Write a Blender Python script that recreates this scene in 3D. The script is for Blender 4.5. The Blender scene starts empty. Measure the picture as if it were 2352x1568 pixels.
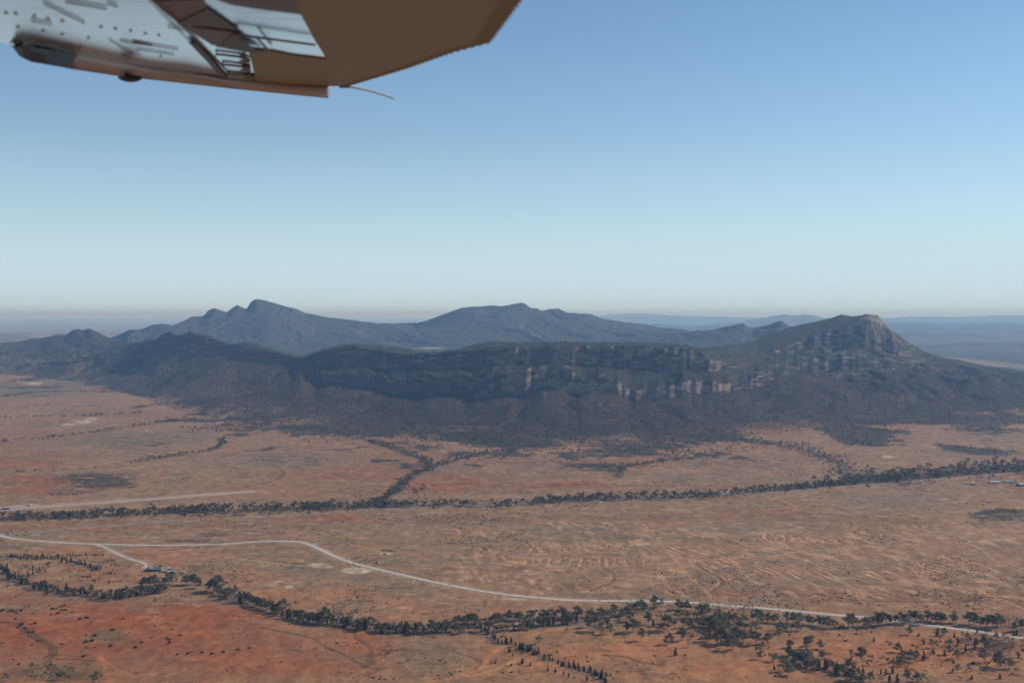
import bpy, math, random
import numpy as np

# ------------------------------------------------------------------ camera, sky, sun, exposure
S = bpy.context.scene
C = S.collection
CAMH = 400.0            # metres above the plain
F = 2613.0              # focal length in pixels of a 2352 px wide picture
HOR = 722.0             # row of the horizon in that picture
CX, CY = 1176.0, 784.0
PITCH = math.atan((CY - HOR) / F)
cam_d = bpy.data.cameras.new('camera')
cam = bpy.data.objects.new('camera', cam_d); C.objects.link(cam)
cam.location = (0, 0, CAMH)
cam.rotation_euler = (math.pi / 2 - PITCH, 0, 0)
cam_d.sensor_width = 36.0
cam_d.lens = 36.0 * F / 2352.0
cam_d.clip_start = 0.1
cam_d.clip_end = 500000.0
cam_d.dof.use_dof = True
cam_d.dof.focus_distance = 3000.0
cam_d.dof.aperture_fstop = 5.6
S.camera = cam

SUN_EL = math.radians(35.0)
SUN_AZ = math.radians(21.0)      # from +X turned towards +Y
sun_dir = np.array([math.cos(SUN_EL) * math.cos(SUN_AZ), math.cos(SUN_EL) * math.sin(SUN_AZ), math.sin(SUN_EL)])
w = bpy.data.worlds.new('World'); S.world = w; w.use_nodes = True
nt = w.node_tree; nt.nodes.clear()
sky = nt.nodes.new('ShaderNodeTexSky'); sky.sky_type = 'NISHITA'
sky.sun_disc = False
sky.sun_elevation = SUN_EL
sky.sun_rotation = math.pi / 2 - SUN_AZ
sky.altitude = 900.0
sky.air_density = 1.0; sky.dust_density = 0.3; sky.ozone_density = 2.6
bg = nt.nodes.new('ShaderNodeBackground'); bg.inputs[1].default_value = 0.106
wo = nt.nodes.new('ShaderNodeOutputWorld')
# dusty lower air: the sky pales to a cool grey towards the horizon
tcw = nt.nodes.new('ShaderNodeTexCoord'); sep = nt.nodes.new('ShaderNodeSeparateXYZ'); nt.links.new(tcw.outputs['Generated'], sep.inputs[0])
rp = nt.nodes.new('ShaderNodeValToRGB'); nt.links.new(sep.outputs[2], rp.inputs[0])
el = rp.color_ramp.elements; el[0].position = 0.0; el[0].color = (1, 1, 1, 1); el[1].position = 0.36; el[1].color = (0, 0, 0, 1)
for p_, v_ in ((0.04, .85), (0.09, .45), (0.15, .17), (0.24, .05)):
    e_ = el.new(p_); e_.color = (v_, v_, v_, 1)
mxw = nt.nodes.new('ShaderNodeMix'); mxw.data_type = 'RGBA'; nt.links.new(rp.outputs[0], mxw.inputs[0]); tn = nt.nodes.new('ShaderNodeMix'); tn.data_type = 'RGBA'; tn.blend_type = 'MULTIPLY'; tn.inputs[0].default_value = 1.0; tn.inputs[7].default_value = (0.86, 0.99, 1.03, 1)
nt.links.new(sky.outputs[0], tn.inputs[6]); nt.links.new(tn.outputs[2], mxw.inputs[6])
mxw.inputs[7].default_value = (5.4, 7.1, 8.2, 1)
nt.links.new(mxw.outputs[2], bg.inputs[0]); nt.links.new(bg.outputs[0], wo.inputs[0])
ld = bpy.data.lights.new('sun', 'SUN'); ld.energy = 2.9; ld.angle = math.radians(0.53); ld.color = (1.0, 0.95, 0.87)
lo = bpy.data.objects.new('sun', ld); C.objects.link(lo)
from mathutils import Vector
lo.rotation_euler = Vector(sun_dir).to_track_quat('Z', 'Y').to_euler()
S.view_settings.view_transform = 'Standard'
S.view_settings.look = 'None'
S.view_settings.gamma = 1.0
S.view_settings.exposure = 0.0
S.cycles.volume_bounces = 3
S.cycles.max_bounces = 6
S.cycles.use_denoising = True

# ------------------------------------------------------------------ pixel <-> world
cp, sp = math.cos(PITCH), math.sin(PITCH)
def ray(px, py):
    u = (np.asarray(px, float) - CX) / F
    v = (CY - np.asarray(py, float)) / F
    return u, cp + v * sp, v * cp - sp            # x, y, z of an unnormalised ray
def at_dist(px, py, D):                            # the point on the pixel's ray at forward distance D
    x, y, z = ray(px, py); k = D / y
    return x * k, D, CAMH + z * k
def gnd(px, py, z=0.0):
    x, y, zz = ray(px, py); k = (z - CAMH) / zz
    return x * k, y * k
def pix(X, Y, Z):                                  # world -> picture
    zz = Z - CAMH
    f = Y * cp - zz * sp; up = Y * sp + zz * cp
    return CX + F * X / f, CY - F * up / f

# ------------------------------------------------------------------ noise
def _h(ix, iy, s):
    n = (ix.astype(np.int64) * 374761393 + iy.astype(np.int64) * 668265263 + s * 1274126177) & 0xFFFFFFFF
    n = ((n ^ (n >> 13)) * 1274126177) & 0xFFFFFFFF
    n = n ^ (n >> 16)
    return (n & 0xFFFFFF).astype(np.float64) / 0xFFFFFF
def vn(x, y, s=0):
    x = np.asarray(x, float); y = np.asarray(y, float)
    x, y = np.broadcast_arrays(x, y)
    ix = np.floor(x); iy = np.floor(y); fx = x - ix; fy = y - iy
    fx = fx * fx * (3 - 2 * fx); fy = fy * fy * (3 - 2 * fy)
    a = _h(ix, iy, s); b = _h(ix + 1, iy, s); c = _h(ix, iy + 1, s); d = _h(ix + 1, iy + 1, s)
    return (a + (b - a) * fx) * (1 - fy) + (c + (d - c) * fx) * fy
def fbm(x, y, o=4, s=0, g=0.5):
    r = 0; a = 1; t = 0
    for i in range(o):
        r = r + a * vn(x + 17.3 * i, y - 9.1 * i, s + i * 7); t += a
        x = x * 2.03; y = y * 2.03; a *= g
    return r / t                                   # 0..1
def ridged(x, y, o=4, s=0):
    r = 0; a = 1; t = 0
    for i in range(o):
        r = r + a * (1 - abs(2 * vn(x + 3.7 * i, y + 5.2 * i, s + i * 5) - 1)); t += a
        x = x * 2.07; y = y * 2.07; a *= 0.5
    return r / t
def sst(a, b, x):
    t = np.clip((x - a) / (b - a), 0, 1); return t * t * (3 - 2 * t)
def mixc(c, col, m):
    m = np.clip(m, 0, 1)[:, None]; return c * (1 - m) + np.array(col)[None] * m if not isinstance(col, np.ndarray) or col.ndim == 1 else c * (1 - m) + col * m

# ------------------------------------------------------------------ mesh helpers
def np_mesh(name, co, faces, cols=None, smooth=False):
    """co (n,3); faces (m,k) of one size"""
    me = bpy.data.meshes.new(name)
    n = len(co); m, k = faces.shape
    me.vertices.add(n); me.vertices.foreach_set('co', np.ascontiguousarray(co, dtype=np.float32).ravel())
    me.loops.add(m * k); me.loops.foreach_set('vertex_index', np.ascontiguousarray(faces, dtype=np.int32).ravel())
    me.polygons.add(m); me.polygons.foreach_set('loop_start', np.arange(0, m * k, k, dtype=np.int32))
    try: me.polygons.foreach_set('loop_total', np.full(m, k, dtype=np.int32))
    except Exception: pass
    if smooth: me.polygons.foreach_set('use_smooth', np.ones(m, dtype=bool))
    if cols is not None:
        a = me.color_attributes.new('col', 'FLOAT_COLOR', 'POINT')
        cc = np.ones((n, 4), dtype=np.float32); cc[:, :3] = cols
        a.data.foreach_set('color', cc.ravel())
    me.update(calc_edges=True); me.validate()
    return me
def grid_faces(r, c):
    i = np.arange(r * c).reshape(r, c)
    return np.stack([i[:-1, :-1].ravel(), i[:-1, 1:].ravel(), i[1:, 1:].ravel(), i[1:, :-1].ravel()], 1)
def link(name, me, mat, parent=None, loc=None, **kw):
    o = bpy.data.objects.new(name, me); C.objects.link(o)
    if me is not None and mat is not None and not me.materials: me.materials.append(mat)
    if parent is not None: o.parent = parent
    if loc is not None: o.location = loc
    for k, v in kw.items(): o[k] = v
    return o
def empty(name, loc, rz=0, **kw):
    o = bpy.data.objects.new(name, None); C.objects.link(o); o.location = loc; o.rotation_euler = (0, 0, rz)
    o.empty_display_size = 2
    for k, v in kw.items(): o[k] = v
    return o
class MB:
    def __init__(s): s.v = []; s.f = []
    def poly(s, pts):
        b = len(s.v); s.v += [tuple(p) for p in pts]; s.f.append(tuple(range(b, b + len(pts))))
    def box(s, x0, x1, y0, y1, z0, z1):
        b = len(s.v)
        s.v += [(x0,y0,z0),(x1,y0,z0),(x1,y1,z0),(x0,y1,z0),(x0,y0,z1),(x1,y0,z1),(x1,y1,z1),(x0,y1,z1)]
        s.f += [tuple(b+i for i in q) for q in ((3,2,1,0),(4,5,6,7),(0,1,5,4),(1,2,6,5),(2,3,7,6),(3,0,4,7))]
    def prism(s, lo_, hi_):                        # two matching rings of points
        b = len(s.v); n = len(lo_); s.v += [tuple(p) for p in lo_] + [tuple(p) for p in hi_]
        s.f.append(tuple(b + i for i in reversed(range(n)))); s.f.append(tuple(b + n + i for i in range(n)))
        for i in range(n):
            j = (i + 1) % n; s.f.append((b + i, b + j, b + n + j, b + n + i))
    def tube(s, pts, rad, n=6):
        b = len(s.v); P = [Vector(p) for p in pts]
        for i, p in enumerate(P):
            d = (P[min(i + 1, len(P) - 1)] - P[max(i - 1, 0)]).normalized()
            a = d.cross(Vector((0.3, 1, 0.2))).normalized(); c = d.cross(a)
            for k in range(n):
                t = 2 * math.pi * k / n; s.v.append(tuple(p + (a * math.cos(t) + c * math.sin(t)) * rad[i]))
        for i in range(len(P) - 1):
            for k in range(n):
                s.f.append((b + i*n + k, b + i*n + (k+1) % n, b + (i+1)*n + (k+1) % n, b + (i+1)*n + k))
        s.f.append(tuple(b + k for k in reversed(range(n)))); s.f.append(tuple(b + (len(P)-1)*n + k for k in range(n)))
    def build(s, name, mat, parent=None, **kw):
        me = bpy.data.meshes.new(name); me.from_pydata(s.v, [], s.f); me.update()
        return link(name, me, mat, parent, **kw)

# ------------------------------------------------------------------ materials
def nodes(name):
    m = bpy.data.materials.new(name); m.use_nodes = True; t = m.node_tree
    return m, t, t.nodes['Principled BSDF']
def attr_mat(name, scale1, scale2, amt, bump=0.0, bscale=0.1, rough=0.95, zs=1.0):
    """vertex colour albedo broken up by two scales of noise"""
    m, t, b = nodes(name)
    a = t.nodes.new('ShaderNodeAttribute'); a.attribute_name = 'col'
    g = t.nodes.new('ShaderNodeNewGeometry')
    mp = t.nodes.new('ShaderNodeMapping'); mp.inputs['Scale'].default_value = (1, 1, zs)
    t.links.new(g.outputs['Position'], mp.inputs[0])
    n1 = t.nodes.new('ShaderNodeTexNoise'); n1.inputs['Scale'].default_value = scale1; n1.inputs['Detail'].default_value = 5; n1.inputs['Roughness'].default_value = 0.65
    n2 = t.nodes.new('ShaderNodeTexNoise'); n2.inputs['Scale'].default_value = scale2; n2.inputs['Detail'].default_value = 3
    t.links.new(mp.outputs[0], n1.inputs['Vector']); t.links.new(mp.outputs[0], n2.inputs['Vector'])
    ad = t.nodes.new('ShaderNodeMath'); ad.operation = 'ADD'
    t.links.new(n1.outputs[0], ad.inputs[0]); t.links.new(n2.outputs[0], ad.inputs[1])
    mr = t.nodes.new('ShaderNodeMapRange'); mr.inputs[1].default_value = 0.72; mr.inputs[2].default_value = 1.28
    mr.inputs[3].default_value = 1 - amt; mr.inputs[4].default_value = 1 + amt
    t.links.new(ad.outputs[0], mr.inputs[0])
    mx = t.nodes.new('ShaderNodeVectorMath'); mx.operation = 'SCALE'
    t.links.new(a.outputs['Color'], mx.inputs[0]); t.links.new(mr.outputs[0], mx.inputs['Scale'])
    t.links.new(mx.outputs[0], b.inputs['Base Color'])
    b.inputs['Roughness'].default_value = rough; b.inputs['Specular IOR Level'].default_value = 0.15
    if bump:
        n3 = t.nodes.new('ShaderNodeTexNoise'); n3.inputs['Scale'].default_value = bscale; n3.inputs['Detail'].default_value = 6; n3.inputs['Roughness'].default_value = 0.7
        t.links.new(mp.outputs[0], n3.inputs['Vector'])
        bp = t.nodes.new('ShaderNodeBump'); bp.inputs['Strength'].default_value = 1.0; bp.inputs['Distance'].default_value = bump
        t.links.new(n3.outputs[0], bp.inputs['Height']); t.links.new(bp.outputs[0], b.inputs['Normal'])
    return m
def plain_mat(name, col, rough=0.8, metal=0.0, var=0.15, scale=3.0, coat=0.0):
    m, t, b = nodes(name)
    tc = t.nodes.new('ShaderNodeTexCoord'); n = t.nodes.new('ShaderNodeTexNoise'); n.inputs['Scale'].default_value = scale; n.inputs['Detail'].default_value = 4
    t.links.new(tc.outputs['Object'], n.inputs['Vector'])
    r = t.nodes.new('ShaderNodeValToRGB')
    r.color_ramp.elements[0].position = 0.3; r.color_ramp.elements[1].position = 0.7
    r.color_ramp.elements[0].color = tuple(c * (1 - var) for c in col) + (1,)
    r.color_ramp.elements[1].color = tuple(min(1, c * (1 + var)) for c in col) + (1,)
    t.links.new(n.outputs[0], r.inputs[0]); t.links.new(r.outputs[0], b.inputs['Base Color'])
    b.inputs['Roughness'].default_value = rough; b.inputs['Metallic'].default_value = metal
    b.inputs['Coat Weight'].default_value = coat
    return m
M_ground = attr_mat('dry_earth', 0.045, 0.25, 0.24, bump=0.5, bscale=0.12)
M_range = attr_mat('scrubby_slope', 0.05, 0.16, 0.38, bump=4.0, bscale=0.07)
M_far = attr_mat('far_hill', 0.004, 0.02, 0.2)
M_leaf = attr_mat('foliage', 0.3, 1.2, 0.35)
_t = M_leaf.node_tree; _b = _t.nodes['Principled BSDF']; _lk = _b.inputs['Base Color'].links[0].from_socket
_oi = _t.nodes.new('ShaderNodeObjectInfo'); _mr = _t.nodes.new('ShaderNodeMapRange'); _mr.inputs[3].default_value = .7; _mr.inputs[4].default_value = 1.35
_hs = _t.nodes.new('ShaderNodeHueSaturation'); _mh = _t.nodes.new('ShaderNodeMapRange'); _mh.inputs[3].default_value = .47; _mh.inputs[4].default_value = .53
_mu = _t.nodes.new('ShaderNodeMath'); _mu.operation = 'FRACT'; _m7 = _t.nodes.new('ShaderNodeMath'); _m7.operation = 'MULTIPLY'; _m7.inputs[1].default_value = 7.3
_t.links.new(_oi.outputs['Random'], _mr.inputs[0]); _t.links.new(_oi.outputs['Random'], _m7.inputs[0]); _t.links.new(_m7.outputs[0], _mu.inputs[0]); _t.links.new(_mu.outputs[0], _mh.inputs[0])
_t.links.new(_lk, _hs.inputs['Color']); _t.links.new(_mr.outputs[0], _hs.inputs['Value']); _t.links.new(_mh.outputs[0], _hs.inputs['Hue']); _t.links.new(_hs.outputs[0], _b.inputs['Base Color'])
_tr = _t.nodes.new('ShaderNodeBsdfTranslucent'); _mxs = _t.nodes.new('ShaderNodeMixShader'); _mxs.inputs[0].default_value = .5
_t.links.new(_hs.outputs[0], _tr.inputs[0]); _t.links.new(_b.outputs[0], _mxs.inputs[1]); _t.links.new(_tr.outputs[0], _mxs.inputs[2]); _t.links.new(_mxs.outputs[0], _t.nodes['Material Output'].inputs['Surface'])
M_bark = plain_mat('pale_bark', (0.42, 0.37, 0.31), var=0.3, scale=1.5)
M_deadwood = plain_mat('grey_deadwood', (0.25, 0.2, 0.16), var=0.3)
M_gravel = plain_mat('pale_gravel', (0.62, 0.505, 0.40), var=0.25, scale=0.12)
M_dirt = plain_mat('pale_dirt', (0.46, 0.26, 0.15), var=0.12, scale=0.05)
M_strip = plain_mat('graded_earth', (0.50, 0.33, 0.23), var=0.10, scale=0.03)
M_seal = plain_mat('worn_bitumen', (0.27, 0.25, 0.225), var=0.12, scale=0.05)
M_roof = plain_mat('galvanised_roof', (0.36, 0.40, 0.38), rough=0.6, metal=0.0, scale=0.4)
M_roofw = plain_mat('white_roof', (0.56, 0.52, 0.46), rough=0.5, scale=0.4)
M_wall = plain_mat('cream_wall', (0.5, 0.46, 0.4), scale=0.4)
M_shade = plain_mat('dark_opening', (0.03, 0.035, 0.04), rough=0.3)
M_carw = plain_mat('white_car_paint', (0.85, 0.85, 0.85), rough=0.3, var=0.02)
M_tyre = plain_mat('tyre_rubber', (0.02, 0.02, 0.02))

# ------------------------------------------------------------------ the plain
def zplain(x, y):
    return 3.0 * (fbm(x / 600, y / 600, 3, 11) - 0.5) + 0.8 * (fbm(x / 60, y / 60, 3, 12) - 0.5)

def poly_dist(x, y, pts):
    """distance of points to a world polyline"""
    d = np.full(x.shape, 1e9)
    for (ax, ay), (bx, by) in zip(pts[:-1], pts[1:]):
        L2 = (bx - ax) ** 2 + (by - ay) ** 2 + 1e-9
        t = np.clip(((x - ax) * (bx - ax) + (y - ay) * (by - ay)) / L2, 0, 1)
        d = np.minimum(d, np.hypot(x - ax - t * (bx - ax), y - ay - t * (by - ay)))
    return d
def wpl(pts):                                       # traced polyline -> world, smoothed
    P = np.array(pts, float)
    for _ in range(2):
        if len(P) > 2:
            Q = [P[0]]
            for a, b in zip(P[:-1], P[1:]): Q += [a * 0.75 + b * 0.25, a * 0.25 + b * 0.75]
            Q.append(P[-1]); P = np.array(Q)
    x, y = gnd(P[:, 0], P[:, 1]); return list(zip(x, y))
FEATURES = []
def z1(x, y): return [(595 + a * .2679, 1190 + b * .2679) for a, b in zip(x, y)]

# red / grey / dark patches of the soil and its cover: (px, py, rx, ry, colour, strength)
RED = (0.36, 0.125, 0.055); ORG = (0.47, 0.225, 0.115); TAN = (0.36, 0.225, 0.14); GRY = (0.25, 0.195, 0.145)
GRN = (0.17, 0.165, 0.115); DRK = (0.062, 0.050, 0.038); PAL = (0.50, 0.40, 0.30); BRN = (0.25, 0.12, 0.075)
PATCH = [
 (150,1450,330,70,RED,.9),(430,1420,200,40,RED,.8),(330,1500,260,40,BRN,.35),(250,1460,60,18,GRN,.6),(560,1500,220,50,RED,.6),(120,1545,130,26,(0.16,0.13,0.08),.8),
 (860,1470,70,50,RED,.6),(980,1500,110,55,GRY,.85),(900,1440,60,18,GRY,.5),(700,1530,220,25,RED,.7),(620,1560,150,20,TAN,.3),
 (1200,1510,120,40,ORG,.6),(1500,1490,200,40,ORG,.8),(1700,1540,300,30,ORG,.7),(2100,1490,350,50,ORG,.8),(2000,1450,300,16,GRY,.3),(2300,1480,80,30,(0.22,0.13,0.08),.7),
 (1280,1430,300,12,GRY,.7),(1700,1415,260,10,GRY,.5),(1500,1390,110,8,GRY,.6),
 (300,1275,260,28,ORG,.5),(520,1330,150,30,ORG,.6),(760,1370,220,30,ORG,.55),(1040,1400,160,22,ORG,.45),(300,1320,160,25,ORG,.5),
 (560,1250,120,12,GRY,.5),(690,1310,90,14,GRY,.6),(880,1285,90,12,GRY,.7),(920,1345,90,9,GRY,.6),(830,1330,50,6,GRY,.6),(640,1345,60,5,PAL,.4),
 (40,1250,120,10,GRY,.5),(250,1210,160,14,RED,.5),(480,1205,110,12,BRN,.4),(430,1242,60,5,DRK,.7),(490,1228,40,5,DRK,.6),(580,1222,45,5,DRK,.5),(450,1252,70,4,DRK,.5),
 (760,1190,160,12,RED,.6),(1050,1195,200,12,BRN,.5),(1300,1215,160,12,GRY,.8),(1500,1235,240,9,GRN,.45),(1300,1240,200,8,GRY,.5),(1120,1225,120,12,TAN,.5),(1400,1190,200,9,BRN,.5),(1750,1175,160,12,RED,.45),
 (1650,1215,120,12,GRY,.8),(1780,1220,70,6,PAL,.3),(1900,1190,220,22,BRN,.45),(2050,1150,180,18,GRY,.6),(2300,1182,85,15,DRK,.95),(2250,1200,50,6,DRK,.5),
 (1700,1360,320,9,BRN,.7),(2150,1370,250,14,BRN,.5),(1330,1345,120,10,BRN,.5),(2200,1300,160,16,GRY,.3),(2150,1275,90,8,GRN,.4),(1740,1270,110,6,GRN,.4),(1860,1270,80,5,GRY,.5),
 (215,1102,115,22,DRK,.95),(150,1130,50,10,DRK,.5),(300,1090,40,12,BRN,.6),(60,1110,120,32,RED,.85),(40,1060,120,14,RED,.7),(120,1045,160,12,BRN,.4),
 (300,1010,170,20,GRN,.65),(430,1000,90,22,GRY,.6),(600,1060,160,16,GRY,.7),(420,1090,140,16,TAN,.5),(700,1050,180,20,GRY,.5),(820,1090,110,20,RED,.6),(640,1090,90,10,RED,.5),(760,1110,120,9,TAN,.5),
 (560,1130,160,8,ORG,.5),(300,1150,260,8,TAN,.4),(80,950,150,18,TAN,.5),(60,900,160,14,GRN,.8),(200,880,130,14,GRN,.8),(140,975,110,14,GRY,.6),(250,950,120,12,(0.22,0.12,0.09),.5),
 (1040,1110,120,22,RED,.85),(1160,1090,90,20,GRY,.35),(1020,1080,60,12,GRY,.6),(1250,1115,160,9,(0.3,0.1,0.05),.8),(1300,1080,120,14,GRY,.5),(1330,1105,120,6,PAL,.2),(1110,1140,130,5,PAL,.3),(1350,1060,60,8,BRN,.4),
 (1700,1060,150,16,(0.30,0.16,0.11),.8),(1560,1095,130,9,GRY,.6),(1750,1100,150,9,GRY,.5),(1650,1115,180,5,RED,.5),(2010,1085,80,12,GRY,.7),(2150,1060,120,16,TAN,.5),(2250,1040,120,16,GRY,.6),(2040,1065,50,4,PAL,.4),(2280,1000,90,16,GRY,.6),
]
# pale bare spots (hard edged)
BARE = [(885,1270,22,4.5),(735,1299,28,5.5),(820,1310,42,9),(845,1303,25,5),(1190,1374,26,3.5),(190,968,26,5),(210,962,18,4),(160,975,25,3),(40,845,30,3),(75,880,26,4),
        (2040,1048,18,4),(665,1347,15,4),(640,1335,12,2),(2230,1225,14,1.4)]
# tracks of bare dirt, creek scars and fence lines: (width m, colour, strength, points)
TRK = [
 (4, ORG, .9, [(885,1272),(850,1278),(812,1288),(790,1300)]),
 (5, PAL, .7, [(520,1278),(640,1296),(760,1302)]),
 (4, (0.5,0.33,0.2), .9, [(1190,1510),(1120,1545),(1000,1560),(930,1580)]), 
 (4, (0.52,0.27,0.15), .9, [(1182,1470),(1220,1455),(1280,1440),(1340,1443),(1400,1460)]),
 (4, (0.52,0.27,0.15), .9, [(985,1568),(1060,1550),(1105,1535),(1120,1505),(1150,1485),(1190,1470)]),
 (4, (0.50,0.30,0.18), .9, [(1510,1235),(1540,1275),(1570,1305),(1600,1335),(1640,1378)]),
 (4, (0.50,0.30,0.18), .8, [(1190,1316),(1300,1305),(1390,1302),(1480,1295),(1555,1290)]),
 (4, (0.50,0.35,0.24), .9, [(1590,1287),(1700,1278),(1780,1275),(1850,1264),(1990,1255),(2100,1248),(2220,1245),(2352,1235)]),
 (4, (0.50,0.32,0.2), .8, [(1640,1222),(1700,1245),(1750,1262),(1810,1275),(1870,1290),(1930,1335),(1990,1362),(2030,1377)]),
 (4, (0.50,0.32,0.2), .8, [(1995,1252),(2040,1275),(2090,1300),(2110,1325),(2160,1345),(2230,1360),(2290,1370),(2352,1398)]),
 (4, (0.50,0.32,0.2), .8, [(2220,1245),(2260,1262),(2285,1290),(2352,1315)]),
 (3.5, (0.47,0.3,0.19), .8, [(1380,1302),(1410,1318),(1405,1335),(1370,1345),(1330,1358)]),
 (3, DRK, .55, [(1384,1302),(1414,1318),(1409,1336),(1374,1347)]),
 (3.5, (0.47,0.3,0.19), .8, [(1590,1290),(1615,1310),(1655,1328),(1650,1345),(1630,1354)]),
 (3, DRK, .6, [(1597,1290),(1620,1310),(1661,1328),(1656,1345),(1636,1354)]),
 (3.5, (0.47,0.3,0.19), .7, [(1190,1280),(1300,1278),(1400,1276),(1530,1282),(1560,1290),(1600,1290)]),
 (3.5, (0.47,0.3,0.19), .6, [(1480,1310),(1560,1318),(1600,1330)]),
 (3.5, BRN, .8, [(1722,1345),(1850,1355),(1950,1378),(2080,1381),(2200,1382),(2260,1368),(2352,1380)]),
 (4, DRK, .5, [(2200,1384),(2240,1378),(2260,1368)]),
 (3, (0.16,0.10,0.06), .75, [(600,1440),(660,1452),(720,1463),(740,1480),(790,1500),(845,1532),(870,1535)]),
 (6, (0.17,0.12,0.075), .75, [(808,1442),(812,1462),(835,1475),(855,1495),(850,1515),(838,1530)]),
 (6, (0.47,0.2,0.1), .7, [(800,1442),(805,1465),(830,1480),(846,1498)]),
 (3, (0.2,0.1,0.06), .6, [(1050,1498),(1090,1510),(1110,1520),(1090,1535)]),
 (5, (0.15,0.09,0.055), .7, [(1390,1503),(1440,1505),(1470,1520),(1520,1525)]),
 (9, (0.14,0.10,0.06), .7, [(0,1428),(40,1430),(65,1450),(90,1468),(120,1480),(125,1500),(105,1512),(115,1530),(140,1545)]),
 (3, (0.17,0.09,0.05), .7, [(105,1508),(160,1512),(220,1516)]), (3, (0.17,0.09,0.05), .6, [(125,1502),(180,1503),(215,1500)]),
 (3, (0.45,0.2,0.1), .5, [(70,1412),(140,1440),(200,1490),(260,1530),(340,1568)]),
 (3, (0.45,0.2,0.1), .4, [(230,1500),(240,1530),(250,1568)]),
 (4, (0.45,0.22,0.12), .4, [(530,1518),(560,1545),(590,1568)]),
 (3, (0.16,0.1,0.06), .6, [(0,1278),(150,1278),(260,1297),(330,1300)]),
 (3, (0.16,0.1,0.06), .6, [(280,1270),(340,1275),(420,1268),(520,1268),(600,1278),(700,1280)]),
 (4, (0.47,0.24,0.13), .5, [(200,1280),(420,1250),(470,1240)]), (3.5, (0.47,0.24,0.13), .6, [(480,1282),(520,1272),(550,1262)]),
 (3.5, (0.47,0.24,0.13), .6, [(0,1238),(120,1252),(230,1262)]),
 (3, (0.15,0.1,0.07), .6, [(780,1290),(850,1292),(920,1300),(1040,1304),(1190,1312)]),
 (3.5, (0.46,0.26,0.15), .6, [(1020,1340),(1060,1350),(1130,1368),(1190,1372)]),
 (3, (0.15,0.1,0.07), .5, [(880,1305),(960,1320),(1000,1332)]),
 # between the middle creek and the range
 (7, (0.15,0.12,0.08), .7, [(620,1062),(640,1075),(655,1086),(640,1100),(600,1112),(520,1122)]),
 (5, (0.44,0.2,0.11), .6, [(385,1085),(360,1095),(345,1105),(300,1130),(255,1145)]),
 (6, (0.44,0.2,0.11), .6, [(175,1125),(150,1140),(130,1150)]),
 (6, (0.16,0.12,0.08), .6, [(0,1052),(60,1044),(110,1038)]), (5, (0.16,0.12,0.08), .5, [(0,1085),(120,1082),(220,1075),(330,1065)]),
 (6, (0.17,0.12,0.08), .6, [(1240,1040),(1260,1052),(1295,1062),(1290,1080),(1220,1090),(1160,1100)]),
 (5, (0.46,0.22,0.12), .6, [(1430,1085),(1400,1095),(1350,1090),(1300,1075)]),
 (4, (0.2,0.12,0.08), .5, [(670,1030),(720,1045),(780,1060),(830,1075)]),
 (5, (0.45,0.24,0.14), .5, [(1430,1100),(1530,1098),(1620,1090),(1700,1085)]),
 (5, (0.44,0.22,0.13), .5, [(1710,1032),(1760,1050),(1800,1060)]),
 (5, (0.15,0.11,0.08), .6, [(2080,1020),(2130,1040),(2180,1048),(2260,1052)]), (5, (0.15,0.11,0.08), .5, [(2240,990),(2260,1020),(2290,1030),(2352,1040)]),
 (5, (0.45,0.3,0.2), .6, [(380,1010),(440,1012),(480,1008),(490,996),(520,992)]),
 (7, (0.44,0.34,0.25), .8, [(120,995),(180,972),(210,960),(250,962)]), (7, (0.44,0.34,0.25), .7, [(130,985),(170,972),(205,958)]),
 (5, (0.44,0.3,0.2), .5, [(95,915),(105,930),(140,945)]), (5, (0.44,0.3,0.2), .5, [(200,920),(250,910),(290,908)]),
 (5, (0.46,0.26,0.15), .5, [(640,1165),(700,1150),(780,1120),(830,1100)]),
 (4, (0.48,0.3,0.18), .7, [(250,1165),(420,1160),(560,1155),(620,1150),(640,1162)]),
 (3.5, (0.5,0.33,0.2), .6, [(2255,1130),(2285,1125),(2300,1118)]), (3.5, (0.5,0.33,0.2), .6, [(2255,1130),(2290,1143),(2352,1152)]),
 (3.5, (0.5,0.33,0.2), .5, [(1740,1160),(1780,1158),(1860,1175),(1900,1185)]),
 (4, (0.5,0.33,0.22), .6, [(2283,1225),(2285,1235),(2275,1250)]),
]
SEAL = [(-60,1232),(0,1227),(60,1223),(200,1210),(350,1199),(500,1190),(640,1184),(800,1174),(900,1170),(1010,1163),(1120,1160),(1250,1155),(1350,1149),(1460,1144),(1560,1139),(1700,1133),(1800,1128),(1900,1119),(2000,1113),(2110,1105),(2170,1100),(2240,1093),(2352,1082),(2450,1072)]
GRAV = [(-80,1212),(0,1229),(25,1237),(80,1242),(200,1249),(320,1252),(500,1251),(560,1246),(620,1242),(690,1243),(715,1252),(760,1274),(800,1290),(860,1305),(940,1323),(1040,1344),(1150,1363),(1250,1373),(1330,1378),(1450,1379),(1560,1381),(1680,1391),(1800,1400),(1920,1412),(2010,1418),(2080,1430),(2200,1444),(2280,1456),(2352,1466),(2460,1482)]
GRAV2 = [(218,1250),(236,1254),(262,1268),(290,1281),(315,1288),(332,1293),(336,1299),(328,1306),(322,1308)]
STRIP = [(-60,1177),(0,1171),(100,1163),(230,1154),(400,1142),(520,1132),(590,1128)]

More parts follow.
